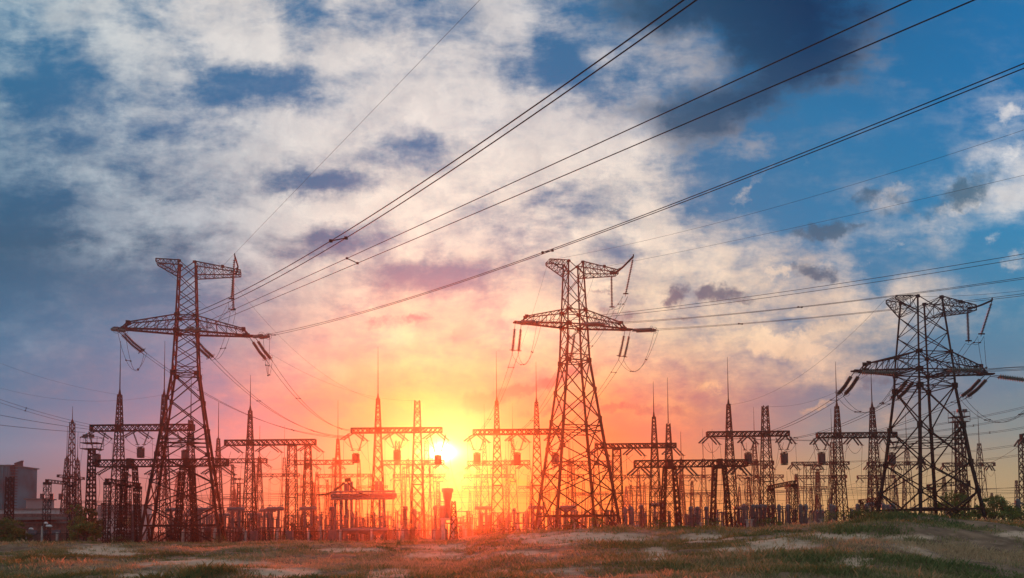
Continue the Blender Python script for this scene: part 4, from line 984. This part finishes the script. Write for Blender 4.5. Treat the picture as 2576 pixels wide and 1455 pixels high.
# ------------------------------------------------------------------ yard apparatus: one of each kind, then copies
PARK = Vector((0, 150, 0)); GA_ = {}
def legs(mb, x, w, z, t=.09):
    lat(mb, (x, 0, -.2), (x, 0, z), w, w*.85, t, .05, 1.2, 'Z')
def proto(name, cat): 
    t = bpy.data.objects.new(name, None); S.collection.objects.link(t); t['category'] = cat; t.empty_display_size = .3; return t
def p_breaker():
    t = proto('circuit_breaker', 'circuit breaker'); m = MB()
    for x in (-.65, .65): legs(m, x, .55, 2.3)
    m.box((0, 0, 2.4), (2.2, .7, .2)); m.obj('support_frame', STEEL2, t)
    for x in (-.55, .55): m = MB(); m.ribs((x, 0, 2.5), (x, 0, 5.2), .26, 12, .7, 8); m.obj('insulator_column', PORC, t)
    m = MB(); m.tube([(-1.45, 0, 5.5), (-1.4, 0, 5.5), (-1.38, 0, 5.5), (1.38, 0, 5.5), (1.4, 0, 5.5), (1.45, 0, 5.5)], [.16, .2, .30, .30, .2, .16], 9); m.box((-.55, 0, 5.25), (.45, .45, .2)); m.box((.55, 0, 5.25), (.45, .45, .2))
    m.bar((-1.0, 0, 5.5), (-.95, 0, 6.2), .1); m.bar((.95, 0, 5.5), (1.3, 0, 6.2), .1); m.bar((-.95, 0, 6.2), (-.3, 0, 5.8), .09); m.bar((1.3, 0, 6.2), (.5, 0, 5.8), .09); m.obj('interrupter_head', GREYP, t)
    return t
def p_ct():
    t = proto('current_transformer', 'current transformer'); m = MB(); legs(m, 0, .6, 2.0); m.box((0, 0, 2.1), (.9, .9, .25)); m.obj('pedestal', STEEL2, t)
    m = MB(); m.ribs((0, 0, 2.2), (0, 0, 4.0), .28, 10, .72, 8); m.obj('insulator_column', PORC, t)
    m = MB(); m.tube([(0, 0, 4.0), (0, 0, 4.15), (0, 0, 4.25), (0, 0, 4.85), (0, 0, 5.0), (0, 0, 5.15)], [.22, .25, .30, .31, .24, .12], 9); m.bar((-.75, 0, 4.5), (.75, 0, 4.5), .12); m.obj('head_tank', GREYP, t)
    m = MB(); m.ring((.75, 0, 4.5), (0, 1, 0), .28, .03, 10); m.obj('grading_ring', STEEL2, t); return t
def p_disc():
    t = proto('disconnector', 'disconnector'); m = MB()
    for x in (-1.5, 1.5): legs(m, x, .5, 2.5)
    m.box((0, 0, 2.6), (3.8, .35, .2)); m.obj('support_frame', STEEL2, t)
    for x in (-1.6, 0, 1.6): m = MB(); m.ribs((x, 0, 2.7), (x, 0, 4.2), .18, 9, .6, 7); m.obj('insulator_post', BROWNINS, t)
    m = MB(); m.bar((-1.9, 0, 4.3), (1.9, 0, 4.3), .11); m.box((-1.6, 0, 4.3), (.4, .2, .2)); m.box((1.6, 0, 4.3), (.4, .2, .2)); m.bar((0, 0, 4.2), (.9, 0, 4.9), .07); m.obj('contact_arm', ALU, t); return t
def p_post():
    t = proto('post_insulator', 'post insulator'); m = MB(); m.bar((0, 0, -.2), (0, 0, 2.6), .32, n=6); m.box((0, 0, 2.65), (.6, .6, .1)); m.obj('pedestal', CONC, t)
    m = MB(); m.ribs((0, 0, 2.7), (0, 0, 4.4), .17, 10, .55, 7); m.obj('insulator_column', PORC, t); m = MB(); m.box((0, 0, 4.45), (.3, .3, .12)); m.bar((-.5, 0, 4.55), (.5, 0, 4.55), .09); m.obj('clamp_cap', ALU, t); return t
def p_vt():
    t = proto('voltage_transformer', 'voltage transformer'); m = MB(); m.box((0, 0, .9), (1.0, 1.0, 2.0)); m.obj('base_tank', GREYP, t)
    for z in (1.95, 3.45): m = MB(); m.ribs((0, 0, z), (0, 0, z+1.4), .30, 9, .75, 8); m.obj('insulator_column', PORC, t)
    m = MB()
    for z in (1.95, 3.4, 4.9): m.box((0, 0, z), (.66, .66, .12))
    m.bar((0, 0, 1.9), (0, 0, 4.95), .18)
    m.obj('flanges', STEEL2, t); m = MB(); m.tube([(0, 0, 4.9), (0, 0, 5.35), (0, 0, 5.5)], [.36, .36, .1], 9); m.obj('head', GREYP, t); return t
def p_arr():
    t = proto('surge_arrester', 'surge arrester'); m = MB(); legs(m, 0, .45, 1.9); m.box((0, 0, 1.95), (.6, .6, .12)); m.obj('pedestal', STEEL2, t)
    m = MB(); m.ribs((0, 0, 2.0), (0, 0, 5.0), .15, 18, .6, 7); m.obj('arrester_column', BROWNINS, t)
    m = MB(); m.ring((0, 0, 4.9), (0, 0, 1), .5, .035, 12); m.bar((-.5, 0, 4.9), (.5, 0, 4.9), .04); m.bar((0, 0, 5), (0, 0, 5.5), .05); m.obj('grading_ring', STEEL2, t); return t
def p_tall():
    t = proto('busbar_support', 'busbar support'); m = MB(); legs(m, 0, .7, 3.2); m.box((0, 0, 3.3), (2.2, .5, .2)); m.obj('lattice_pedestal', STEEL, t)
    for x in (-.9, 0, .9): m = MB(); m.ribs((x, 0, 3.4), (x, 0, 4.9), .15, 9, .55, 6); m.obj('insulator_post', PORC, t)
    m = MB(); m.bar((-1.8, 0, 5.0), (1.8, 0, 5.0), .14, n=6); m.bar((-.9, 0, 4.85), (-.9, 0, 5.1), .2); m.bar((.9, 0, 4.85), (.9, 0, 5.1), .2); m.obj('busbar_tube', ALU, t); return t
def p_cab():
    t = proto('control_cabinet', 'cabinet'); m = MB(); m.box((0, 0, 1.35), (1.1, .6, 1.5)); m.obj('cabinet_body', GREYP, t)
    m = MB()
    for x in (-.45, .45): m.box((x, 0, .3), (.1, .5, .7))
    m.box((0, 0, .58), (1.0, .5, .06)); m.obj('stand', STEEL2, t); m = MB(); m.box((0, -.32, 1.35), (.9, .04, 1.3)); m.obj('door', PORC, t); return t
KIND = dict(b=(p_breaker, 'T-shaped circuit breaker', 'T-shaped circuit breakers in the yard'), c=(p_ct, 'current transformer with round head', 'current transformers in the yard'), d=(p_disc, 'flat-armed disconnector', 'disconnectors in the yard'),
            p=(p_post, 'slim post insulator', 'slim post insulators in the yard'), v=(p_vt, 'stacked grey voltage transformer', 'voltage transformers in the yard'), a=(p_arr, 'ringed surge arrester', 'surge arresters in the yard'),
            t=(p_tall, 'busbar support on lattice pedestal', 'busbar supports in the yard'), k=(p_cab, 'grey control cabinet', 'control cabinets in the yard'))
PR = {k: v[0]() for k, v in KIND.items()}
place = []
def put(k, px, D, sc=1.0, rz=0, y=None):
    p = U(px, 1300, D); place.append((k, px, D, Vector((p.x, p.y, 0)), sc, rz))
# the ones the photo shows clearly
for px in (439, 512, 593, 692, 775): put('b', px, 130, 1.0)
for px in (478, 560, 640): put('b', px, 150, .92)
for px in (1215, 1350, 1430): put('b', px, 132, .98)
for px in (1573, 1590): put('c', px, 122, .98)
for px in (1960, 1983, 2158, 2180, 2224, 2246, 2015, 2028, 2092): put('c', px, 118, 1.0)
for px in (1777, 1738, 1755, 2098, 1985): put('v', px, 122, .92)
for px in (2524, 2562): put('c', px, 100, .98)
for px in (835, 1095, 1110, 1116, 1020): put('v', px, 120, 1.0)
for px in (1015, 1040): put('a', px, 120, 1.0)
for px in (1895, 1915, 1945, 1925, 1905): put('v', px, 120, .95)
for px in (1880, 1890, 1935, 2065): put('p', px, 120, 1.1)
for px in (838, 640, 730): put('k', px, 113, .9)
zones = [(130, 250, 2250, 34, 'pdcpavp'), (141, 400, 2300, 36, 'tdpbcap'), (156, 400, 2330, 36, 'dtpcbvp'), (174, 420, 2400, 34, 'tdpcap'), (198, 420, 2400, 30, 'tdpbv'), (228, 440, 2450, 22, 'tdpc'), (270, 500, 2500, 16, 'tdp')]
for D, a, b, n, ks in zones:
    for i in range(n):
        px = a+(b-a)*(i+rng.uniform(.1, .9))/n
        if 1050 < px < 1130 and rng.random() < .6: continue
        put(ks[int(rng.integers(len(ks)))], px, D+rng.uniform(-3, 3), rng.uniform(.88, 1.12), rng.choice([0, 0, 0, 1.2, .3]))
for D, a, b, n in ((134, 420, 1000, 44), (136, 1180, 1560, 30), (128, 1600, 2160, 36), (148, 420, 1040, 30), (150, 1130, 2250, 56), (162, 1180, 2300, 46), (138, 1640, 2200, 30), (170, 420, 1040, 30), (126, 1240, 1620, 16)):       # thin stems that crowd the skyline
    for i in range(n): put('pa'[int(rng.integers(2))], a+(b-a)*(i+rng.uniform(.1, .9))/n, D+rng.uniform(-6, 10), rng.uniform(.75, 1.05), 0)
def zone_of(px):
    for lim, nm in ((345, 'left of left pylon'), (570, 'behind left pylon'), (760, 'right of left pylon'), (1000, 'left of the sun'), (1200, 'below the sun'), (1340, 'left of middle pylon'), (1570, 'behind middle pylon'),
                    (1700, 'right of middle pylon'), (1840, 'under the splayed-leg gantry'), (2010, 'right of centre'), (2200, 'left of right pylon'), (2480, 'behind right pylon')):
        if px < lim: return nm
    return 'at the right edge'
place.sort(key=lambda q: (q[0], zone_of(q[1]), q[1])); used = set(); cnt = {}; tot = {}
for q in place: tot[(q[0], zone_of(q[1]))] = tot.get((q[0], zone_of(q[1])), 0)+1
for (k, px, D, p, sc, rz) in place:
    src = PR[k]; o = src if k not in used else copy_tree(src)
    used.add(k); o.location = p; o.scale = (sc, sc, sc); o.rotation_euler = (0, 0, rz); z = zone_of(px); key = (k, z); cnt[key] = cnt.get(key, 0)+1
    n = tot[key]; pos = '' if n == 1 else (f', {ORD[cnt[key]-1]} from left')
    o['label'] = f'{KIND[k][1]} {z}{pos}'; o['group'] = KIND[k][2]
print('apparatus', len(place))
# the long pipe-like apparatus left of the sun
def big_apparatus():
    D = 118; c = U(918, 1300, D); sx = D/F; t = empty('high_voltage_test_rack', (c.x, c.y, 0), 'long pipe-like apparatus on ribbed columns just left of the sun', 'switchgear')
    zt = U(918, 1247, D).z; X = lambda px: (px-918)*sx
    m = MB(); m.tube([(X(833), 0, zt), (X(834), 0, zt), (X(997), 0, zt), (X(998), 0, zt)], [.24, .36, .36, .24], 12)
    for px in (860, 886, 912, 940, 968): m.tube([(X(px)-.06, 0, zt), (X(px)+.06, 0, zt)], .46, 12)
    m.obj('upper_pipe', ALU, t)
    m = MB(); m.tube([(X(836), -.9, zt+.55), (X(996), -.9, zt+.55)], .16, 8); m.tube([(X(836), -.9, zt-.5), (X(996), -.9, zt-.5)], .16, 8)
    for px in (840, 880, 930, 990): m.bar((X(px), -.9, zt+.55), (X(px), -.9, zt-.5), .1); m.bar((X(px), -.9, zt), (X(px), 0, zt), .12)
    m.obj('guard_rails', ALU, t)
    for px, w in ((858, .3), (871, .3), (884, .26), (955, .22), (966, .22), (843, .2)):
        for z0, z1 in ((1.9, 3.5), (3.6, zt-.6)):
            m = MB(); m.ribs((X(px), .0, z0), (X(px), .0, z1), w, 9, .75, 8); m.obj('insulator_column', PORC, t)
    m = MB(); m.tube([(X(862), 0, 1.75), (X(864), 0, 1.75), (X(974), 0, 1.75), (X(976), 0, 1.75)], [.3, .5, .5, .3], 10)
    for px in (870, 900, 935, 965): m.box((X(px), 0, .7), (.4, .8, 1.6))
    m.obj('lower_pipe', ALU, t)
    for px, w in ((872, .8), (884, .45), (948, .5), (958, .5)): m = MB(); m.bar((X(px), 0, zt+.5), (X(px), 0, zt+.6+(1.5 if w < .7 else 1.2)), w, n=8); m.obj('bushing', PORC, t)
    m = MB(); a = Vector((X(868), 0, zt+2.3)); m.bar(a, (X(882), 0, zt+2.4), .55); 
    for k in range(3):
        q = [Vector((X(875), k*.5-.5, zt+2.0)) + Vector((X(930)-X(875), 0, -2.0))*(i/8) - Vector((0, 0, .5*math.sin(math.pi*i/8))) for i in range(9)]; m.tube(q, .09, 5)
        q = [Vector((X(866), k*.5-.5, zt+2.0)) + Vector((X(800)-X(866), 0, -1.8))*(i/8) - Vector((0, 0, .6*math.sin(math.pi*i/8))) for i in range(9)]; m.tube(q, .08, 5)
    m.obj('connection_bracket', STEEL, t)
big_apparatus()
def big_ct():
    D = 112; c = U(1126, 1300, D); t = empty('tall_current_transformer', (c.x, c.y, 0), 'big flared current transformer on a two-legged stand under the sun', 'current transformer')
    z = lambda y: U(1126, y, D).z
    m = MB(); m.ribs((0, 0, z(1305)), (0, 0, z(1262)), .50, 13, .86, 12); m.tube([(0, 0, z(1262)), (0, 0, z(1250)), (0, 0, z(1240))], [.44, .62, .66], 12); m.obj('tank', PORC, t)
    m = MB(); m.tube([(0, 0, z(1240)), (0, 0, z(1236)), (0, 0, z(1229)), (0, 0, z(1228))], [.7, .84, .84, .5], 12); m.bar((-1.6, 0, z(1262)), (.0, 0, z(1262)), .12); m.obj('head', GREYP, t)
    m = MB()
    for x in (-.62, .62): m.box((x, 0, z(1307)/2-.3), (.5, .9, z(1307)+.6))
    m.box((0, 0, z(1306)), (2.0, 1.1, .3)); m.obj('stand', CONC, t)
big_ct()
# ------------------------------------------------------------------ fence along the yard
def fence():
    D = 113; p0 = U(-330, 1345, D); p1 = U(1330, 1345, D); H = 1.75; t = empty('yard_fence', (p0.x, p0.y, 0), 'long dark mesh fence with pale concrete posts along the yard', 'fence')
    n = 21; dx = (p1.x-p0.x)/n; pm = None; pn = None
    for i in range(n+1):
        if pm is None:
            m = MB(); m.box((0, 0, .8), (.30, .26, 2.3)); pm = m.obj('post', CONC, t)
            m = MB(); m.bar((0, -.1, H), (dx, -.1, H), .09); m.bar((0, -.1, .15), (dx, -.1, .15), .07)
            k = 0
            while k*.16 < dx: m.bar((k*.16, -.1, .15), (k*.16, -.1, H), .022, n=3); k += 1
            for z in np.arange(.3, H, .16): m.bar((0, -.1, z), (dx, -.1, z), .018, n=3)
            pn = m.obj('mesh_panel', STEEL, t)
        else:
            q = pm.copy(); S.collection.objects.link(q); q.parent = t; q.location = (i*dx, 0, 0)
            if i < n: q = pn.copy(); S.collection.objects.link(q); q.parent = t; q.location = (i*dx, 0, 0)
fence()
# ------------------------------------------------------------------ buildings at the left
WALLD = mat('dark_cladding', (.02, .15, .19), .8, 0, .6, .10, .2)
WALLW = mat('pale_cladding', (.42, .44, .46), .8, 0, .12, .2)
WALLG = mat('grey_cladding', (.20, .215, .225), .8, 0, .2, .1)
BRICK = mat('dark_brick', (.13, .075, .065), .9, 0, .4, 2.5)
ROOF = mat('roof_felt', (.11, .12, .12), .95, 0, .2, 1)
GLZ = mat('window_glass', (.04, .05, .06), .08, 0, .1, 1, .9)
YEL = mat('yellowed_glazing', (.55, .42, .22), .4, 0, .15, .5)
def block(name, label, px0, px1, ytop, D, depth, m, cat='building', y_at=None, extra=None):
    a = U(px0, ytop, D); b = U(px1, ytop, D); h = (a.z+b.z)/2; w = b.x-a.x; c = Vector(((a.x+b.x)/2, D+depth/2, 0))
    t = empty(name, c, label, cat); q = MB(); q.box((0, 0, h/2-.5), (w, depth, h+1)); q.obj('wall', m, t)
    q = MB(); q.box((0, 0, h+.15), (w+.8, depth+.8, .3)); q.obj('roof', ROOF, t); return t, w, depth, h
t, w, dp, h = block('industrial_block', 'tall dark windowless industrial block at the far left', -130, 24, 1173, 205, 12, WALLD)
for k in range(8): MB().tube([(w*.5-1-k*.9, 1+k*1.0, h), (w*.5-1-k*.9, 1+k*1.0, h+1.6), (w*.5-1-k*.9, 1+k*1.0, h+2.0)], [.2, .2, .35], 8).obj('roof_vent', STEEL2, t)
m = MB()
for k in range(15): m.box((-w/2+w*(k+.5)/15, -dp/2-.12, h/2), (.35, .3, h*.98))
m.box((0, -dp/2-.15, h*.82), (w, .32, .5)); m.obj('pilasters', WALLD, t)
m = MB(); 
for k in range(26): m.box((w/2+.5, -dp/2+1, 1+k*h/26), (1.3, 1.4, .15))
m.bar((w/2+1.1, -dp/2+.4, 0), (w/2+1.1, -dp/2+.4, h), .12); m.obj('fire_escape', STEEL, t)
t, w, dp, h = block('annex_building', 'pale low annex beside the tall dark block', 66, 108, 1257, 203, 5, WALLG)
MB().box((0, -dp/2-.1, h-3.6), (w*.96, .25, 1.6)).obj('window_strip', GLZ, t)
for k in range(3): MB().tube([(w*.1+k*2.4, 0, h), (w*.1+k*2.4, 0, h+1.6)], .5, 8).obj('roof_vent', STEEL2, t)
t, w, dp, h = block('long_shed', 'long pale shed behind the small lattice portals at left', -120, 168, 1283, 188, 5, WALLW)
m = MB()
for k in range(24): m.box((-w/2+w*(k+.5)/24, -dp/2-.06, h/2), (.25, .14, h))
m.obj('wall_ribs', WALLW, t)
t, w, dp, h = block('brick_store', 'low dark brick store with flat overhanging roof behind the fence', 62, 168, 1317, 142, 6, BRICK)
MB().box((-w*.5-1.5, 2, h*.5+.9), (8, 9, h+1.8)).obj('rear_wing', BRICK, t)
MB().box((-w*.2, -1, h+.9), (w*1.2, 7, .5)).obj('upper_roof', ROOF, t)
for k in range(3): MB().box((-w*.3+k*w*.28, -dp/2-.05, h*.55), (1.5, .12, .9)).obj('window', GLZ, t)
t, w, dp, h = block('factory_hall', 'white factory hall with yellowish window band behind the lattice portal', 246, 350, 1272, 225, 8, WALLW)
MB().box((0, -dp/2-.2, h-1.6), (w, .4, 2.6)).obj('dark_fascia', WALLG, t)
MB().box((w*.22, -dp/2-.1, h*.52), (w*.42, .2, 2.6)).obj('window_band', YEL, t)
for k in range(4): MB().box((-w*.40, -dp/2-.08, 1.5+k*1.9), (w*.12, .16, .7)).obj('louvre_window', WALLG, t)
# ------------------------------------------------------------------ street lamps
LAMP = mat('lamp_shell', (.55, .57, .58), .4, 0, .1)
def lamp(label, px, ytop, D, heads, post=CONC, rz=0):
    p = U(px, ytop, D); z0 = max(gh(p.x, D), 0) if D < 112 else 0; t = empty('street_lamp', (p.x, D, z0-.1), label, 'street lamp', 'street lamps by the fence'); H = p.z-z0
    MB().bar((0, 0, 0), (0, 0, H), .26, n=8, w2=.16).obj('post', post, t)
    for s, dz in heads:
        m = MB(); m.tube([(0, 0, H-.3), (s*.15, 0, H+dz*.6), (s*.5, 0, H+dz)], .045, 5); m.obj('arm', STEEL2, t)
        m = MB(); m.tube([(s*.45, 0, H+dz), (s*.6, 0, H+dz+.05), (s*1.05, 0, H+dz+.02), (s*1.25, 0, H+dz-.05)], [.06, .14, .15, .05], 8); m.obj('lamp_head', LAMP, t)
lamp('two-headed street lamp on a concrete post near the fence', 106, 1322, 98, ((.55, .35), (1, .0)))
lamp('single street lamp left of the two-headed one', 66, 1333, 112, ((.8, .2),))
lamp('single street lamp right of the tree', 238, 1331, 114, ((.8, .2),))
# ------------------------------------------------------------------ trees and bushes
BARK = mat('bark', (.07, .05, .035), .95, 0, .3, 4)
def leafmat(n, a, b): return mat(n, b, .7, 0, .2, .9, .2, trans=.35, col2=a)
LF1 = leafmat('leaves_mid', (.04, .09, .02), (.10, .17, .04)); LF2 = leafmat('leaves_light', (.07, .13, .03), (.15, .20, .055)); LF3 = leafmat('leaves_dark', (.03, .07, .025), (.07, .12, .04))
def tree(label, px, D, H, W_, lf, nclump=26, nleaf=110, trunk=True, name='leafy_tree', cat='tree', z0=None, ls=.17, group=None, low=.25):
    p = U(px, 1300, D); zz = gh(p.x, D, True) if z0 is None else z0; t = empty(name, (p.x, D, zz), label, cat, group); r = np.random.default_rng(int(px*7+D)+11); nleaf = int(nleaf*.8); ls = ls*.8
    tips = []; m = MB(); m.tube([(0, 0, -.3), (.05*H*r.normal()*.3, 0, H*.35), (.06*H*r.normal()*.5, .03*H*r.normal(), H*.8)], [.035*H*.7, .022*H*.7, .008*H], 7)
    for k in range(nclump):
        a = r.uniform(0, 6.283); f = low + (1-low)*r.random()**.8; rad = W_*.5*math.sqrt(max(.03, 1-((f-.52)/.52)**2))*r.uniform(.25, 1)
        q = Vector((math.cos(a)*rad, math.sin(a)*rad, H*f*.95)); tips.append((q, W_*r.uniform(.06, .17)))
        m.tube([(0, 0, H*max(.05, f*.45)), q*.55+Vector((0, 0, H*f*.25)), q], [.012*H, .008*H, .003*H], 4)
    m.obj('trunk' if trunk else 'stems', BARK, t)
    V = []; K = 0
    n = nclump*nleaf; ci = r.integers(0, len(tips), n); cs = np.array([tips[i][0][:] for i in ci]); rr = np.array([tips[i][1] for i in ci])
    d = r.normal(0, 1, (n, 3)); d *= (r.random(n)**.5/np.linalg.norm(d, axis=1))[:, None]; c = cs + d*rr[:, None]*np.array([1.15, 1.15, .8]); c[:, 2] = np.maximum(c[:, 2], .05)
    u = r.normal(0, 1, (n, 3)); u /= np.linalg.norm(u, axis=1)[:, None]; w = np.cross(u, r.normal(0, 1, (n, 3))); w /= np.linalg.norm(w, axis=1)[:, None]
    s1 = (ls*r.uniform(.6, 1.3, n))[:, None]; V = np.stack([c-u*s1, c+w*s1*.5, c+u*s1, c-w*s1*.5], 1).reshape(-1, 3)
    me = bpy.data.meshes.new('crown'); me.vertices.add(n*4); me.vertices.foreach_set('co', V.astype(np.float32).ravel()); me.loops.add(n*4); me.loops.foreach_set('vertex_index', np.arange(n*4, dtype=np.int32))
    me.polygons.add(n); me.polygons.foreach_set('loop_start', np.arange(0, n*4, 4, dtype=np.int32)); me.update(calc_edges=True); me.materials.append(lf)
    o = bpy.data.objects.new('crown' if trunk else 'foliage', me); S.collection.objects.link(o); o.parent = t
    return t
tree('dark bushy tree standing before the fence at left', 218, 108, 5.0, 4.6, LF3, 34, 130)
tree('olive green bush at the foot of the dark tree', 218, 104, 3.2, 4.2, LF2, 26, 120, False, 'bush', 'bush', low=.1)
tree('large green bush at the left edge', 12, 108, 3.4, 5.4, LF1, 30, 130, False, 'bush', 'bush', low=.1)
tree('lower green bush right of the one at the left edge', 52, 112, 2.2, 3.6, LF1, 22, 110, False, 'bush', 'bush', low=.1)
tree('thin pale-leaved tree behind the dark bushy one', 190, 118, 6.3, 2.6, LF2, 20, 50)
tree('spreading green tree behind the legs of right pylon', 2405, 100, 5.0, 6.0, LF1, 30, 95)
tree('small green tree touching the right leg of right pylon', 2462, 96, 3.6, 2.6, LF1, 18, 100)
tree('dense round green tree right of right pylon', 2505, 96, 4.6, 4.2, LF2, 34, 130, low=.15)
tree('low green bush beneath right pylon', 2350, 92, 2.2, 3.2, LF3, 20, 90, False, 'bush', 'bush', low=.1)
tree('green bush at the right edge', 2568, 92, 3.3, 4.6, LF1, 28, 120, False, 'bush', 'bush', low=.1)
tree('small dark bush on the ridge left of right pylon', 2170, 52, .8, 2.6, LF3, 18, 60, False, 'bush', 'bush', low=.1, ls=.08)
for i, (px, h_) in enumerate(((1052, 5.2), (1078, 6.4), (1096, 6.0), (1168, 4.6), (1010, 4.4))):
    tree(f'dark tree far behind the yard near the sun, {ORD[[1, 2, 3, 4, 0][i]]} from left', px, 300, h_+1.5, 6.5, LF3, 18, 60, z0=0, ls=.45, group='dark trees far behind the yard')
# weeds standing on the crest
def weeds(label, px, D, H, W_, lf): return tree(label, px, D, H, W_, lf, 14, 45, False, 'weed_clump', 'weeds', ls=.05, low=.05, group='weed clumps on the ridge')
for i, (px, D, h_, w_) in enumerate([(1268, 56, .8, 2.2), (1225, 60, .7, 2.4), (1440, 54, .6, 1.8), (1500, 54, .7, 2.0), (1790, 50, .7, 2.4), (1935, 49, .6, 1.6), (2095, 47, .7, 2.0), (2140, 46, .8, 2.6), (2260, 45, .5, 2.4), (2410, 45, .6, 2.0), (2540, 45, .7, 2.2), (1660, 52, .5, 1.8), (1030, 88, .9, 2.6), (700, 94, 1.0, 3.0), (560, 96, 1.0, 3.2), (300, 97, .9, 3.0)]):
    pass
WS = sorted([(1268, 56, .8, 2.2), (1225, 60, .7, 2.4), (1440, 54, .6, 1.8), (1500, 54, .7, 2.0), (1790, 50, .7, 2.4), (1935, 49, .6, 1.6), (2095, 47, .7, 2.0), (2140, 46, .8, 2.6), (2260, 45, .5, 2.4), (2410, 45, .6, 2.0), (2540, 45, .7, 2.2), (1660, 52, .5, 1.8), (1030, 88, .9, 2.6), (700, 94, 1.0, 3.0), (560, 96, 1.0, 3.2), (300, 97, .9, 3.0)])
for i, (px, D, h_, w_) in enumerate(WS): weeds(f'low clump of weeds on the crest of the field, {ORD[i]} from left', px, D, h_, w_, LF2 if i % 2 else LF1)
# ------------------------------------------------------------------ haze: the warm evening air
hm = bpy.data.materials.new('haze_air'); hm.use_nodes = True; ht = hm.node_tree; ht.nodes.clear()
hv = ht.nodes.new('ShaderNodeVolumePrincipled'); hv.inputs['Color'].default_value = (1, .93, .88, 1); hv.inputs['Density'].default_value = .00052; hv.inputs['Anisotropy'].default_value = .92
ho = ht.nodes.new('ShaderNodeOutputMaterial'); ht.links.new(hv.outputs[0], ho.inputs['Volume'])
hb = MB(); hb.box((0, 142, 20), (660, 444, 44)); o = hb.obj('haze', hm); tag(o, 'warm thin evening haze over the whole yard', 'haze', kind='stuff')
